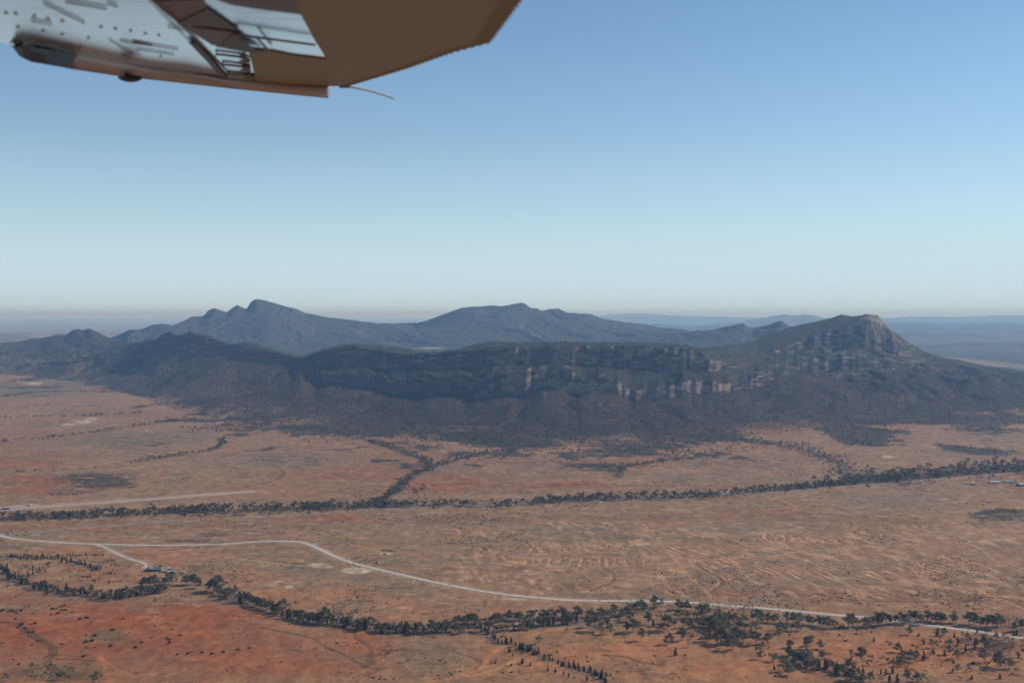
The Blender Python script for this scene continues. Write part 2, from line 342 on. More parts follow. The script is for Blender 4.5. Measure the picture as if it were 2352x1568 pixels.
# ---- the range: control curves (px, py, D), nearest first
FOOT = [(-600,852),(-300,854),(0,858),(150,870),(250,890),(330,912),(400,938),(500,965),(800,995),(1000,1010),(1300,1030),(1550,1030),(1700,1010),(1900,990),(2100,975),(2250,965),(2352,960),(2900,950)]
C1 = [(-600,842,8300),(0,837,8000),(180,831,7600),(260,829,7300),(350,822,6900),(440,813,6520),(500,813,6450),(560,823,6150),(640,833,5950),(690,848,5650),(720,884,5300),(900,888,5100),(1000,903,4850),(1160,905,4700),(1250,890,4750),(1420,903,4650),(1450,910,4700),(1640,900,4800),(1700,890,5000),(1850,868,5300),(2000,858,5500),(2100,865,5600),(2200,872,5800),(2352,880,5900),(2900,900,5900)]
C2 = [(-600,836,8450),(0,830,8200),(180,824,7800),(260,820,7450),(350,812,7000),(440,807,6580),(500,807,6500),(560,815,6220),(640,825,6000),(700,842,5650),(720,862,5400),(900,864,5200),(1000,870,4920),(1100,855,4800),(1160,850,4780),(1190,856,4790),(1200,846,4860),(1250,842,4850),(1310,846,4850),(1340,858,4830),(1365,862,4800),(1420,884,4700),(1450,886,4750),(1500,882,4850),(1560,872,4850),(1640,880,4860),(1700,875,5050),(1850,850,5500),(2000,840,5700),(2100,850,5700),(2200,863,5900),(2352,875,6000),(2900,895,6100)]
C3 = [(-600,830,8650),(0,822,8500),(180,816,8000),(260,812,7650),(330,808,7200),(360,804,7000),(440,803,6650),(500,802,6570),(560,807,6300),(640,819,6060),(700,833,5750),(810,842,5500),(900,845,5350),(1000,845,5200),(1160,836,5050),(1250,828,5050),(1420,838,5050),(1560,850,5050),(1640,850,5100),(1700,836,5400),(1760,822,5700),(1850,799,5950),(1890,796,6000),(1910,802,6000),(1960,800,6000),(2020,806,6000),(2100,840,6000),(2200,856,6200),(2352,870,6300),(2900,890,6400)]
C4 = [(-600,822,8900),(0,812,8900),(180,803,8600),(260,804,8100),(320,798,7500),(345,790,7100),(365,777,6950),(388,765,6800),(405,772,6750),(440,766,6700),(480,775,6700),(520,790,6600),(560,793,6400),(620,806,6200),(690,824,5900),(740,806,5800),(810,794,5700),(850,801,5650),(930,814,5500),(1050,808,5350),(1130,796,5250),(1200,797,5200),(1300,792,5200),(1440,792,5200),(1560,798,5200),(1600,804,5200),(1640,827,5300),(1700,818,5600),(1760,805,5900),(1850,782,6200),(1900,764,6300),(1950,752,6300),(2000,740,6250),(2020,748,6200),(2060,786,6200),(2110,817,6200),(2160,832,6300),(2200,846,6400),(2352,862,6500),(2900,885,6600)]
C5 = [(-600,815,9400),(-300,800,9400),(0,788,9400),(40,783,9400),(80,775,9400),(95,777,9400),(130,768,9400),(152,769,9400),(165,759,9400),(180,756,9400),(192,760,9400),(205,757,9400),(222,764,9400),(250,776,9300),(290,788,8600),(330,791,7800),(345,787,7300),(362,775,7050),(378,765,7000),(392,762,6980),(404,769,6900),(414,770,6900),(426,764,6880),(437,760,6880),(450,763,6850),(474,769,6820),(500,780,6780),(532,791,6700),(546,789,6600),(560,785,6550),(580,788,6500),(620,800,6350),(690,821,6050),(740,802,5950),(790,791,5850),(815,790,5850),(880,795,5850),(930,801,5800),(985,811,5700),(1020,808,5650),(1050,803,5600),(1090,791,5550),(1130,785,5500),(1200,786,5500),(1300,786,5500),(1440,787,5500),(1540,791,5450),(1580,794,5450),(1610,800,5550),(1640,797,5700),(1700,789,6100),(1735,782,6400),(1760,772,6500),(1790,760,6600),(1811,752,6650),(1850,743,6650),(1891,735,6700),(1915,728,6700),(1934,722,6700),(1956,726,6650),(1975,724,6600),(1991,721,6500),(2018,724,6400),(2024,734,6350),(2040,754,6350),(2056,765,6350),(2096,793,6350),(2125,807,6380),(2156,818,6450),(2226,831,6650),(2260,839,6800),(2352,852,7000),(2500,864,7000),(2900,875,7000)]
C8 = [(-600,850,9700),(200,850,9700),(300,800,9700),(420,780,9700),(600,765,9700),(850,775,9700),(1000,772,9700),(1200,758,9700),(1400,768,9500),(1520,778,9000),(1570,773,8800),(1600,765,8700),(1650,751,8700),(1690,744,8700),(1706,745,8700),(1728,757,8700),(1760,750,8700),(1788,741,8700),(1797,742,8700),(1808,751,8700),(1850,765,8700),(1950,800,8700),(2060,850,8700),(2900,860,8700)]
C9 = [(-600,845,11000),(100,820,11000),(200,790,11000),(250,776,10500),(275,768,10500),(300,757,10500),(320,757,10500),(345,747,10500),(380,744,10500),(395,748,10500),(420,738,10700),(440,728,11000),(468,725,11000),(479,712,11000),(493,706,11000),(505,711,11000),(521,717,11000),(535,706,11000),(546,700,11000),(556,706,11000),(566,710,11000),(571,702,11000),(578,691,11000),(588,686,11000),(600,688,11000),(650,701,11000),(700,717,11000),(740,728,11000),(800,735,11000),(850,739,11000),(865,743,11000),(960,742,11000),(1000,729,11000),(1060,707,11000),(1100,703,11000),(1130,700,11000),(1148,703,11000),(1165,701,11000),(1180,698,11000),(1200,695,11000),(1208,699,11000),(1220,709,11000),(1232,715,11000),(1260,710,11000),(1285,708,11000),(1305,719,11000),(1330,721,11000),(1355,721,11000),(1390,733,11000),(1440,742,11000),(1470,743,11000),(1520,752,11000),(1560,755,11000),(1600,765,11000),(1700,790,11000),(1900,820,11000),(2900,840,11000)]

PX0, PX1, NC = -560.0, 2860.0, 2500
pxs = np.linspace(PX0, PX1, NC)
def gs(a, k):                                      # light smoothing along the columns
    if k < 1: return a
    w_ = np.exp(-0.5 * (np.arange(-3 * k, 3 * k + 1) / k) ** 2); w_ /= w_.sum()
    return np.convolve(np.pad(a, 3 * k, mode='edge'), w_, mode='valid')
def curve(c, sm=3):
    c = np.array(c, float)
    py = gs(np.interp(pxs, c[:, 0], c[:, 1]), sm); D = gs(np.interp(pxs, c[:, 0], c[:, 2]), 8)
    x, _, z = at_dist(pxs, py, D)
    return D, z
foot_py = gs(np.interp(pxs, [a[0] for a in FOOT], [a[1] for a in FOOT]), 12)
footD = gnd(pxs, foot_py)[1]
uu = (pxs - CX) / F                                 # x/D of the column
XW = uu * 5200                                      # a length coordinate along the range
def repy(c, D):
    c = np.array(c, float); return at_dist(pxs, gs(np.interp(pxs, c[:, 0], c[:, 1]), 3), D)[2]
def wig(scale, s, o=4): return ridged(XW / scale, 0 * XW + 3.3, o, s) - 0.55
D1, Z1 = curve(C1); D2, Z2 = curve(C2); D3, Z3 = curve(C3); D4, Z4 = curve(C4); D5, Z5 = curve(C5, 1); D8, Z8 = curve(C8, 2); D9, Z9 = curve(C9, 1)
k2_ = sst(560, 690, pxs) * (1 - sst(1700, 1800, pxs)); D2 = D2 * (1 - k2_) + (D1 + 20) * k2_; Z2 = repy(C2, D2)
k4_ = sst(600, 690, pxs) * (1 - sst(1640, 1700, pxs)); g4 = 26 + 0 * pxs
k4b = sst(1700, 1800, pxs) * (1 - sst(2040, 2090, pxs)) + sst(340, 370, pxs) * (1 - sst(480, 560, pxs))
D4 = D4 * (1 - k4_ - k4b) + (D3 + 26) * k4_ + (D3 + 60) * k4b; Z4 = repy(C4, D4)
rightness = sst(1000, 1250, pxs)
bigw = gs(wig(520, 5), 2) * sst(600, 800, pxs)
pil = (np.abs(np.mod(XW / 52 + 3.2 * fbm(XW / 150, 0 * XW, 3, 38), 1) - .5) * 2) ** .7 * 13 * sst(1000, 1150, pxs) * (0.25 + 1.1 * vn(XW / 170, 0 * XW, 39)) + 16 * fbm(XW / 22, 0 * XW, 3, 37) * sst(1000, 1150, pxs)
D1 = D1 - 200 * bigw - 75 * wig(150, 1) - pil; D2 = D2 - 200 * bigw - 75 * wig(150, 1) - 22 * wig(45, 9) - pil * 1.2
up2 = (34 * ridged(XW / 40, 0 * XW, 3, 36) + 80 * ridged(XW / 130, 0 * XW, 3, 35)) * sst(1050, 1200, pxs) * (1 - 0.6 * sst(1680, 1780, pxs))
D3 = D3 - 150 * wig(420, 21) - 60 * wig(120, 2) - up2 * .8; D4 = D4 - 150 * wig(420, 21) - 66 * wig(120, 2) - 24 * wig(45, 23) - up2
Z2 = Z2 + (34 * (vn(XW / 80, 0 * XW, 31) - 0.5) + 22 * (vn(XW / 27, 0 * XW, 131) - 0.5)) * sst(650, 800, pxs) ; Z4 = Z4 + 9 * (vn(XW / 60, 0 * XW, 32) - 0.5) * sst(400, 700, pxs)
Z5 = Z5 + 5 * (fbm(XW / 60, 0 * XW, 3, 33) - 0.5)
Z5 = Z5 + 34 * (ridged(XW / 260, 0 * XW, 4, 35) - 0.5) * (1 - sst(250, 330, pxs))
Z9 = Z9 + 16 * (fbm(XW / 45, 0 * XW, 3, 34) - 0.5) * sst(200, 400, pxs)
inside = sst(330, 430, pxs) * (1 - sst(1900, 2080, pxs))
D6 = np.maximum(D5 + 500, 7000 + 0 * D5); Z6 = inside * 148 - 8 + 20 * (1 - inside) * 0
Z6 = np.where(pxs < 330, 10.0, Z6)
D7 = np.where(pxs > 1500, 7900, 8500) + 0 * pxs; D7 = gs(D7, 20); Z7 = inside * 152 - 8
Ds = [footD, D1, D2, D3, D4, D5, D6, D7, D8, D9]; Zs = [0 * pxs, Z1, Z2, Z3, Z4, Z5, Z6, Z7, Z8, Z9]
for i in range(1, len(Ds)): Ds[i] = np.maximum(Ds[i], Ds[i - 1] + (14 if i in (2, 4) else 60))
Ds.append(Ds[-1] + 1800); Zs.append(0 * pxs - 60)
seg = [150, 34, 40, 40, 26, 20, 26, 60, 90, 8]
rows_D = []; rows_Z = []; rows_s = []
for i, n in enumerate(seg):
    for k in range(n):
        t = k / n
        zt = t
        if i == 0: zt = t ** 1.5                    # concave apron
        if i in (2,): zt = t ** 1.15
        if i in (7, 8): zt = t ** 1.25 if i == 7 else t
        if i == 5: zt = t ** 0.8
        zb = Zs[i + 1]
        if i == 8: zb = gs(Z9, 26) * (1 - t ** 5) + Z9 * t ** 5
        rows_D.append(Ds[i] * (1 - t) + Ds[i + 1] * t); rows_Z.append(Zs[i] * (1 - zt) + zb * zt); rows_s.append(i + t)
rows_D.append(Ds[-1]); rows_Z.append(Zs[-1]); rows_s.append(len(seg))
RD = np.array(rows_D); RZ = np.array(rows_Z); RS = np.array(rows_s)[:, None] + 0 * RD
RX = RD * uu[None]
# relief: gullies running down the apron and the dip slopes, ledges on the cliffs
gul = ridged(RX / 210 + 0.35 * fbm(RX / 400, RD / 400, 3, 41) * 3, RD / 900, 4, 40)
fine = fbm(RX / 55, RD / 55, 4, 43) - 0.5
ap = sst(0.0, 0.35, RS) * (1 - sst(1.0, 1.2, RS))
RZ = RZ - ap * 48 * (gul - 0.5) * sst(0.0, 0.8, RS) + ap * 14 * fine
mid = sst(1.9, 2.2, RS) * (1 - sst(2.9, 3.1, RS))
RZ = RZ + mid * (18 * fine - 30 * (gul - 0.5))
back = sst(6.8, 7.4, RS) * (1 - sst(8.85, 9.0, RS))
gul2 = ridged(RX / 420 + RD / 1500 + 2 * fbm(RX / 900, RD / 900, 3, 47), RD / 2200, 4, 46)
RZ = RZ + back * (80 * (gul2 - 0.55) + 20 * fine)
# low rounded foothills on the left and the right
fh = (1 - sst(330, 480, pxs))[None] * sst(0.2, 1.0, RS) * (1 - sst(4.6, 5.0, RS))
RZ = RZ + fh * (75 * (ridged(RX / 420 + RD / 900, RD / 700, 5, 51) - 0.55) + 24 * fine)
fr = (sst(1750, 1950, pxs))[None] * sst(0.3, 1.0, RS) * (1 - sst(4.0, 4.9, RS))
RZ = RZ + fr * (62 * (ridged(RX / 240 + RD / 420, RD / 900, 5, 52) - 0.5) + 16 * fine)
# bedding ledges: terrace the steep parts a little
RZ = RZ * (sst(-555, -380, pxs) * (1 - sst(2680, 2850, pxs)))[None] - 6 * (1 - sst(-555, -520, pxs) * (1 - sst(2810, 2850, pxs)))[None]
stp = sst(1.0, 1.1, RS) * (1 - sst(4.0, 4.2, RS))
led = 15.0
q = RZ / led + 0.5 * fbm(RX / 300, RD / 300, 2, 61); fq = q - np.floor(q)
RZ = RZ + stp * led * 0.22 * (sst(0.25, 0.75, fq) - fq)
pkz = np.exp(-((pxs - 2003) / 34) ** 2)[None] * sst(2.9, 3.4, RS) * (1 - sst(4.8, 5, RS))
RZ = RZ + pkz * 34 * (ridged(RX / 60 + RD / 90, RD / 70, 4, 54) - 0.6)
RZ[0] = zplain(RX[0], RD[0]) - 2.0

# ---- colours of the range
dX = np.gradient(RX, axis=1); dZc = np.gradient(RZ, axis=1) / np.maximum(abs(dX), 1e-3)
dZr = np.gradient(RZ, axis=0) / np.maximum(np.gradient(RD, axis=0), 1e-3)
slope = np.hypot(dZr, dZc * 0.7)
n_r, n_c = RX.shape
x = RX.ravel(); y = RD.ravel(); z = RZ.ravel(); s = RS.ravel(); sl = slope.ravel(); P = (pxs[None] + 0 * RX).ravel()
base = np.tile(np.array([0.076, 0.047, 0.030]), (x.size, 1))
nA = fbm(x / 350, y / 350, 4, 71); nB = fbm(x / 40, y / 40, 4, 72); nC = fbm(x / 13, y / 13, 3, 73)
base = mixc(base, (0.135, 0.085, 0.055), sst(0.5, 0.75, nA) * 0.7)
base = mixc(base, (0.045, 0.044, 0.028), sst(0.5, 0.75, nB) * 0.6)
top = sst(3.0, 3.3, s) * (1 - sst(5.0, 5.4, s)); bench = sst(1.8, 2.2, s) * (1 - sst(2.9, 3.0, s))
base = mixc(base, (0.058, 0.055, 0.032), (top + bench) * (0.25 + 0.5 * sst(560, 700, P)))
base = mixc(base, (0.098, 0.108, 0.100), sst(5.5, 6.2, s) * 0.9)  # land behind the crest paler and bluer: distance haze put into its colour
base = mixc(base, (0.20, 0.11, 0.07), sst(0.62, 0.8, nC) * 0.45 * (1 - sst(0.8, 2, s)))
bandn = vn(z / 7 + 0.6 * fbm(x / 200, y / 200, 2, 75), x / 400, 74)
rockc = np.array([0.275, 0.19, 0.145])[None] * (0.72 + 0.45 * bandn)[:, None] * (0.75 + 0.5 * fbm(x / 14, z / 18, 3, 76))[:, None]
rockc = rockc * (1 + 0.15 * np.exp(-((P - 1330) / 150) ** 2) * (s < 2.2) + 0.12 * rightness[None].repeat(n_r, 0).ravel())[:, None]  # lower cliff and right side lightened: sunlit pillars put into the rock colour
rm = sst(0.75, 1.5, sl + 0.5 * (nB - 0.5)) * (1 - sst(5, 5.3, s)) * sst(0.9, 1.05, s) * (0.25 + 0.75 * rightness[None].repeat(n_r, 0).ravel()) * sst(380, 480, P)
rm = rm * (0.22 + 0.78 * sst(0.42, 0.58, fbm(x / 30, z / 16, 4, 77))) * (1 - 0.35 * sst(1740, 1820, P))
base = base * (1 - rm[:, None]) + rockc * rm[:, None]
out = sst(0.66, 0.74, fbm(x / 60, z / 8 + y / 200, 3, 78)) * sst(0.25, 0.5, sl) * sst(1.2, 2, s) * (1 - sst(5, 5.2, s))   # scattered outcrops
out = np.maximum(out, sst(0.60, 0.68, fbm(x / 45, z / 10 + y / 160, 4, 178)) * sst(1680, 1760, P) * (1 - sst(2120, 2200, P)) * sst(0.8, 1.3, s) * (1 - sst(3.8, 4.2, s)) * sst(0.15, 0.35, sl))
base = mixc(base, (0.36, 0.25, 0.18), out * 0.75)
out2 = sst(0.66, 0.8, fbm(x / 90 + y / 90, y / 40, 4, 79)) * sst(7.2, 8, s) * (1 - sst(9, 9.2, s))
base = mixc(base, (0.24, 0.17, 0.12), out2 * 0.6)
pk = np.exp(-((P - 2005) / 28) ** 2) * sst(3.1, 3.9, s) * (1 - sst(5, 5.1, s))
base = mixc(base, (0.48, 0.38, 0.30), pk * 0.85 * sst(0.3, 0.6, nB))
# bare floor patches inside the bowl, foot fading into open country
fl = np.exp(-(((P - 985) / 40) ** 2 + ((s - 7.05) / 0.10) ** 2)) + np.exp(-(((P - 1010) / 35) ** 2 + ((s - 6.15) / 0.12) ** 2))
base = mixc(base, (0.42, 0.33, 0.22), sst(0.35, 0.6, fl * (0.6 + 0.8 * nB)))
lowl = (1 - 0.55 * sst(330, 420, P + 160 * (nA - 0.5)) - 0.45 * sst(560, 700, P)) * (1 - sst(2.4, 3.4, s))
base = mixc(base, (0.19, 0.145, 0.10), lowl * 0.6 * sst(0.35, 0.6, nA + 0.3 * (nB - .5)))
base = base * (0.80 + 0.40 * fbm(x / 6, y / 14, 3, 80))[:, None]
rng_cols = base

def ground_cols(x, y, px, py, z=None):
    n = x.size
    a = fbm(x / 420, y / 700, 4, 81); b = fbm(x / 90, y / 130, 4, 82); c = fbm(x / 22, y / 26, 3, 83); e = fbm(x / 7, y / 7, 2, 84)
    base = np.tile(np.array([0.35, 0.205, 0.125]), (n, 1))
    base = mixc(base, TAN, sst(0.42, 0.62, a) * 0.8)
    base = mixc(base, (0.33, 0.15, 0.08), sst(0.52, 0.68, 1 - a) * 0.5)
    warp = 1 + 0.9 * (b - 0.5) + 0.5 * (c - 0.5)
    for (cx, cy, rx, ry, col, st) in PATCH:
        k = np.abs(px - cx) < rx * 2.2
        k &= np.abs(py - cy) < ry * 2.2
        d = np.sqrt(((px[k] - cx) / rx) ** 2 + ((py[k] - cy) / ry) ** 2) * warp[k]
        hard = 0.35 if col is not DRK else 0.7
        m = (1 - sst(hard, 1.25 if hard < .5 else 1.0, d)) * st
        if col is DRK: m = m * (0.75 + 0.25 * sst(0.35, 0.5, c[k] + 0.25 * (e[k] - .5)))
        base[k] = mixc(base[k], col, m)
    # grey green low cover in fine streaks
    st = fbm(x / 75 + y / 400, y / 30, 5, 85)
    base = mixc(base, GRY, sst(0.47, 0.68, st) * (0.22 + 0.36 * (py < 1400)))
    base = mixc(base, (0.47, 0.34, 0.235), sst(0.60, 0.70, fbm(x / 26 + y / 600, y / 14, 4, 86)) * (0.55 - 0.35 * sst(1380, 1440, py)))
    base = mixc(base, (0.13, 0.095, 0.06), sst(0.60, 0.70, c * 0.6 + e * 0.4) * 0.55 * (0.3 + 0.7 * sst(0.35, 0.6, b)))
    # old contour furrows
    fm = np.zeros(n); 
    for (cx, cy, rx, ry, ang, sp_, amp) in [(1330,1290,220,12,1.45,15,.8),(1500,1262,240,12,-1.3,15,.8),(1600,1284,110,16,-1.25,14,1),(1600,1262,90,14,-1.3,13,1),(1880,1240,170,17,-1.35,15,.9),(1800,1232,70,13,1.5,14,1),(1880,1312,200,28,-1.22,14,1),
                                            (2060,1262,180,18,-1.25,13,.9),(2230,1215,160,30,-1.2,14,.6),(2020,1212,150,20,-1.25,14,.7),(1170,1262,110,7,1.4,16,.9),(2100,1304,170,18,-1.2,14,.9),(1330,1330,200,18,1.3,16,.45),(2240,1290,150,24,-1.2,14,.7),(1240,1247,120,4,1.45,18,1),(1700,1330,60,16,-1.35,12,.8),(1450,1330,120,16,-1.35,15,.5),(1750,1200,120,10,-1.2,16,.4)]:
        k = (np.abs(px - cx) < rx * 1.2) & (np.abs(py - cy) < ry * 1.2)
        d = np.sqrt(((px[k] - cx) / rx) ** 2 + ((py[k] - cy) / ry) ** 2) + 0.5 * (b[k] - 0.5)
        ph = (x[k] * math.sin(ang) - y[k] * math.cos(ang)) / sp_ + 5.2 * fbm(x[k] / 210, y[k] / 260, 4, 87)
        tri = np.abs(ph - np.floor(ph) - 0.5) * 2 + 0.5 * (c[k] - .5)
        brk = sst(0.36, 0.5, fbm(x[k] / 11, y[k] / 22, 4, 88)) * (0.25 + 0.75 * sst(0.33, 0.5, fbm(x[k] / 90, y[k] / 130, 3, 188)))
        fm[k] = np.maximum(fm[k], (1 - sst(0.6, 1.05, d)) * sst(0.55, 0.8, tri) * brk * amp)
    bx_ = (px > 1050) & (py > 1195) & (py < 1372)
    base = mixc(base, (0.60, 0.36, 0.22), bx_ * sst(0.58, 0.64, fbm(x / 8 + y / 40, y / 34, 4, 189)) * sst(0.4, 0.55, fbm(x / 160, y / 160, 3, 190)) * 0.65)
    base = mixc(base, (0.66, 0.38, 0.23), fm * 0.95)
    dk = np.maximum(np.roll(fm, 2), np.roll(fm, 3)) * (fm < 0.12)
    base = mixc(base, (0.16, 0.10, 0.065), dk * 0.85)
    # eroded dark/pale stripes of the middle distance
    for (cx, cy, rx, ry) in [(330,1015,120,24),(440,1005,70,18),(690,1065,60,16),(950,1095,10,10),(350,1040,90,12),(150,945,40,14),(640,1050,110,16),(250,992,50,8)]:
        k = (np.abs(px - cx) < rx * 1.2) & (np.abs(py - cy) < ry * 1.2)
        d = np.sqrt(((px[k] - cx) / rx) ** 2 + ((py[k] - cy) / ry) ** 2) + 0.6 * (b[k] - 0.5)
        ph = (x[k] * 0.35 + y[k] * 0.94 * 0.5) / 34 + 1.6 * fbm(x[k] / 200, y[k] / 200, 2, 89)
        tri = np.abs(ph - np.floor(ph) - 0.5) * 2
        base[k] = mixc(base[k], (0.13, 0.115, 0.085), (1 - sst(0.6, 1.0, d)) * sst(0.6, 0.85, tri) * sst(0.4, 0.55, fbm(x[k] / 50, y[k] / 50, 3, 90)) * 0.8)
    for (cx, cy, rx, ry) in BARE:
        k = (np.abs(px - cx) < rx * 1.6) & (np.abs(py - cy) < ry * 1.8)
        d = np.sqrt(((px[k] - cx) / rx) ** 2 + ((py[k] - cy) / ry) ** 2) * (1 + 1.3 * (c[k] - 0.5) + .6 * (b[k] - .5))
        base[k] = mixc(base[k], (0.60, 0.50, 0.40), (1 - sst(0.6, 1.05, d)) * (0.6 + 0.4 * sst(0.3, 0.6, c[k] + .5 * (e[k] - .5))))
    for wd, pts in ((9, GRAV), (5, GRAV2), (8, SEAL), (26, STRIP)):
        wq = wpl(pts); d = poly_dist(x, y, wq)
        base = mixc(base, (0.47, 0.34, 0.24), (1 - sst(wd * .5, wd * .5 + 9 + 9 * b, d)) * (0.35 + 0.5 * c))
    for wd, col, st_, pts in TRK:
        wp = wpl(pts); W = np.array(wp); k = (x > W[:, 0].min() - 20) & (x < W[:, 0].max() + 20) & (y > W[:, 1].min() - 20) & (y < W[:, 1].max() + 20)
        if not k.any(): continue
        d = poly_dist(x[k] + 3 * (c[k] - .5), y[k] + 6 * (b[k] - .5), wp)
        base[k] = mixc(base[k], col, (1 - sst(wd * 0.5, wd * 0.5 + 2.5, d)) * st_)
    # verge of the roads: dark scrub on the downhill side of the sealed road
    # scrub darkening towards the range (cover, not shade)
    sb = np.interp(px, [-600,0,150,200,330,350,500,680,820,1000,1150,1350,1550,1700,1800,1950,2100,2250,2352,2900], [838,838,838,845,890,915,965,985,1005,1012,1018,1036,1036,1016,1004,1000,1004,984,972,950])
    k2 = (sb - py) / 22.0 + 8.0 * (b - 0.5) + 6.0 * (c - 0.5) + (8.0 + 9.0 * sst(1650, 1850, px) + 5.0 * (1 - sst(300, 500, px))) * (fbm(x / 230, y / 330, 3, 97) - 0.5)
    m = sst(-1.2, 1.0, k2)
    scr = np.tile(np.array([0.088, 0.072, 0.056]), (n, 1))
    scr = mixc(scr, (0.16, 0.095, 0.06), sst(0.55, 0.75, c * .5 + e * .5) * 0.6)
    scr = mixc(scr, (0.045, 0.044, 0.028), sst(0.5, 0.7, b) * 0.5)
    base = base * (1 - m[:, None]) + scr * m[:, None]
    base = base * (np.array([[1.06, 0.90, 0.70]]) + np.array([[0.05, -0.05, -0.10]]) * sst(1330, 1460, py)[:, None]) * (0.62 + 0.76 * fbm(x / 10, y / 18, 4, 95, 0.6))[:, None] * (0.86 + 0.28 * fbm(x / 3.5, y / 9, 2, 96))[:, None]
    # creek beds under the tree belts: ground mixed darker and greyer
    for wd, pts in CREEKS:
        wp = wpl(pts); W = np.array(wp); k = (x > W[:, 0].min() - 60) & (x < W[:, 0].max() + 60) & (y > W[:, 1].min() - 60) & (y < W[:, 1].max() + 60)
        d = poly_dist(x[k] + 12 * (c[k] - .5), y[k] + 24 * (b[k] - .5), wp)
        base[k] = mixc(base[k], (0.15, 0.115, 0.09), (1 - sst(wd * 0.6, wd * 1.1, d)) * 0.65)
    return base
r1 = lambda L: [(a * .2679, 1190 + b * .2679) for a, b in L]
r2 = lambda L: [(595 + a * .2679, 1190 + b * .2679) for a, b in L]
r3 = lambda L: [(1190 + a * .2679, 1190 + b * .2679) for a, b in L]
r4 = lambda L: [(1722 + a * .2679, 1190 + b * .2679) for a, b in L]
FRONT_A = r1([(-120,330),(0,430),(90,510),(250,575),(400,615),(600,650),(700,655),(850,672),(950,680),(1080,672),(1200,660),(1330,640),(1400,630)])
FRONT_B = r1([(1850,655),(1920,675),(2060,715),(2200,750),(2330,800)]) + r2([(100,800),(200,835),(400,880),(600,905),(700,915),(850,945),(1000,960),(1200,975),(1400,978),(1550,965)])
FRONT_C = r2([(1550,960),(1640,915),(1800,900),(1950,890),(2050,870),(2200,860),(2350,850)]) + r3([(150,850),(300,850),(500,845),(750,838),(870,830),(1000,800),(1100,775)])
FRONT_D = r2([(1560,970),(1700,965),(1900,970),(2100,955),(2350,935)]) + r3([(150,915),(400,900),(500,888)])
BRANCH = r2([(1930,960),(1990,1010),(2050,1060),(2150,1070),(2250,1110),(2350,1145)]) + r3([(0,1105),(100,1140),(200,1170),(300,1225),(400,1265),(560,1300),(660,1330),(720,1370),(760,1420)])
SMALLCREEK = r1([(60,325),(150,335),(400,350),(500,358),(600,378),(720,400),(800,430),(850,445)])
SMALLCREEK2 = r1([(480,325),(620,322),(780,318),(900,320)])
RIGHTCREEK = r4([(60,905),(300,900),(500,915),(700,935),(900,930),(1100,920),(1300,903),(1500,895),(1700,905),(1900,920),(2100,940),(2350,950),(2600,965)])
LOWER = r4([(330,1190),(400,1225),(480,1270),(600,1290),(700,1310),(800,1345),(900,1390),(960,1420)])
MIDC = [(-60,1200),(0,1194),(80,1190),(200,1184),(350,1178),(500,1173),(650,1169),(800,1165),(850,1162),(900,1161),(1000,1162),(1100,1161),(1200,1158),(1300,1150),(1400,1145),(1500,1144),(1600,1140),(1700,1132),(1800,1124),(1900,1114),(2000,1107),(2100,1098),(2200,1090),(2300,1083),(2352,1080),(2460,1070)]
MIDBR = [(850,1155),(885,1146),(915,1125),(925,1105),(960,1090),(995,1072),(975,1055),(930,1040),(880,1022),(820,1005)]
MIDBR2 = [(995,1072),(1050,1055),(1110,1042),(1170,1035),(1230,1025)]
MIDBR3 = [(1420,1098),(1428,1085),(1425,1072),(1470,1065),(1530,1058),(1640,1045)]
MIDBR4 = [(1960,1105),(1930,1085),(1945,1068),(1900,1050),(1840,1030),(1770,1018),(1700,1012)]
LEFTC = [(510,1010),(512,1022),(490,1035),(440,1042),(400,1048),(340,1056),(300,1062)]
LEFTC2 = [(-20,1018),(60,1012),(130,1004),(210,996),(240,990),(300,982),(370,972),(430,962)]
LEFTC3 = [(-20,962),(40,960),(120,958),(200,956),(260,952),(330,950)]
LEFTC4 = [(-20,914),(30,908),(80,902),(140,900),(230,899),(300,898)]
LEFTC5 = [(20,1088),(70,1083),(140,1080),(220,1075),(300,1068)]
CREEKS = [(9, FRONT_A), (9, FRONT_B), (8, FRONT_C), (8, FRONT_D), (7, BRANCH), (7, RIGHTCREEK), (9, LOWER), (5, SMALLCREEK), (22, MIDC), (14, MIDBR), (10, MIDBR2), (9, MIDBR3), (16, MIDBR4), (8, LEFTC)]

# foreground + middle ground sheet, rows dense enough for every picture row
t = np.linspace(0, 1, 640)
gp = 1900 - t * 0
prow = 1640 + (1.0 - t) * 0
NR = 660
frac = np.linspace(0, 1, NR)
near_py = 1700.0
GPY = near_py + (foot_py[None] - near_py) * frac[:, None]
gx, gy = gnd(pxs[None] + 0 * GPY, GPY)
gz = zplain(gx, gy)
gz[-1] = RZ[0]; gz[0] -= 3; gz -= (3 * (1 - sst(-555, -500, pxs) * (1 - sst(2800, 2850, pxs))))[None]
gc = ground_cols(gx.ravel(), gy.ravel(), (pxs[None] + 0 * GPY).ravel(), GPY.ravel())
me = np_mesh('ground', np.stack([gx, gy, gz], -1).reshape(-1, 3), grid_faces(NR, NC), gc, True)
link('ground', me, M_ground, kind='structure')

# the range, its foot band coloured like the plain so that the cover runs on
fm_ = (s < 1.0)
pxr, pyr = P, None
gx0, gy0 = x[fm_], y[fm_]
ppx, ppy = pix(gx0, gy0, np.maximum(z[fm_], 0))
gcol = ground_cols(gx0, gy0, ppx, ppy)
kk = sst(0.02, 0.45, s[fm_] + 0.25 * (nA[fm_] - 0.5))[:, None]
leftk = (1 - sst(250, 420, P[fm_]))[:, None]
kk = kk * (1 - 0.35 * leftk)
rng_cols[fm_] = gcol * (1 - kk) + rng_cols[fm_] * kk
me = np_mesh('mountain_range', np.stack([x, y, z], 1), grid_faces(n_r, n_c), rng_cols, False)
link('mountain_range', me, M_range, kind='structure')

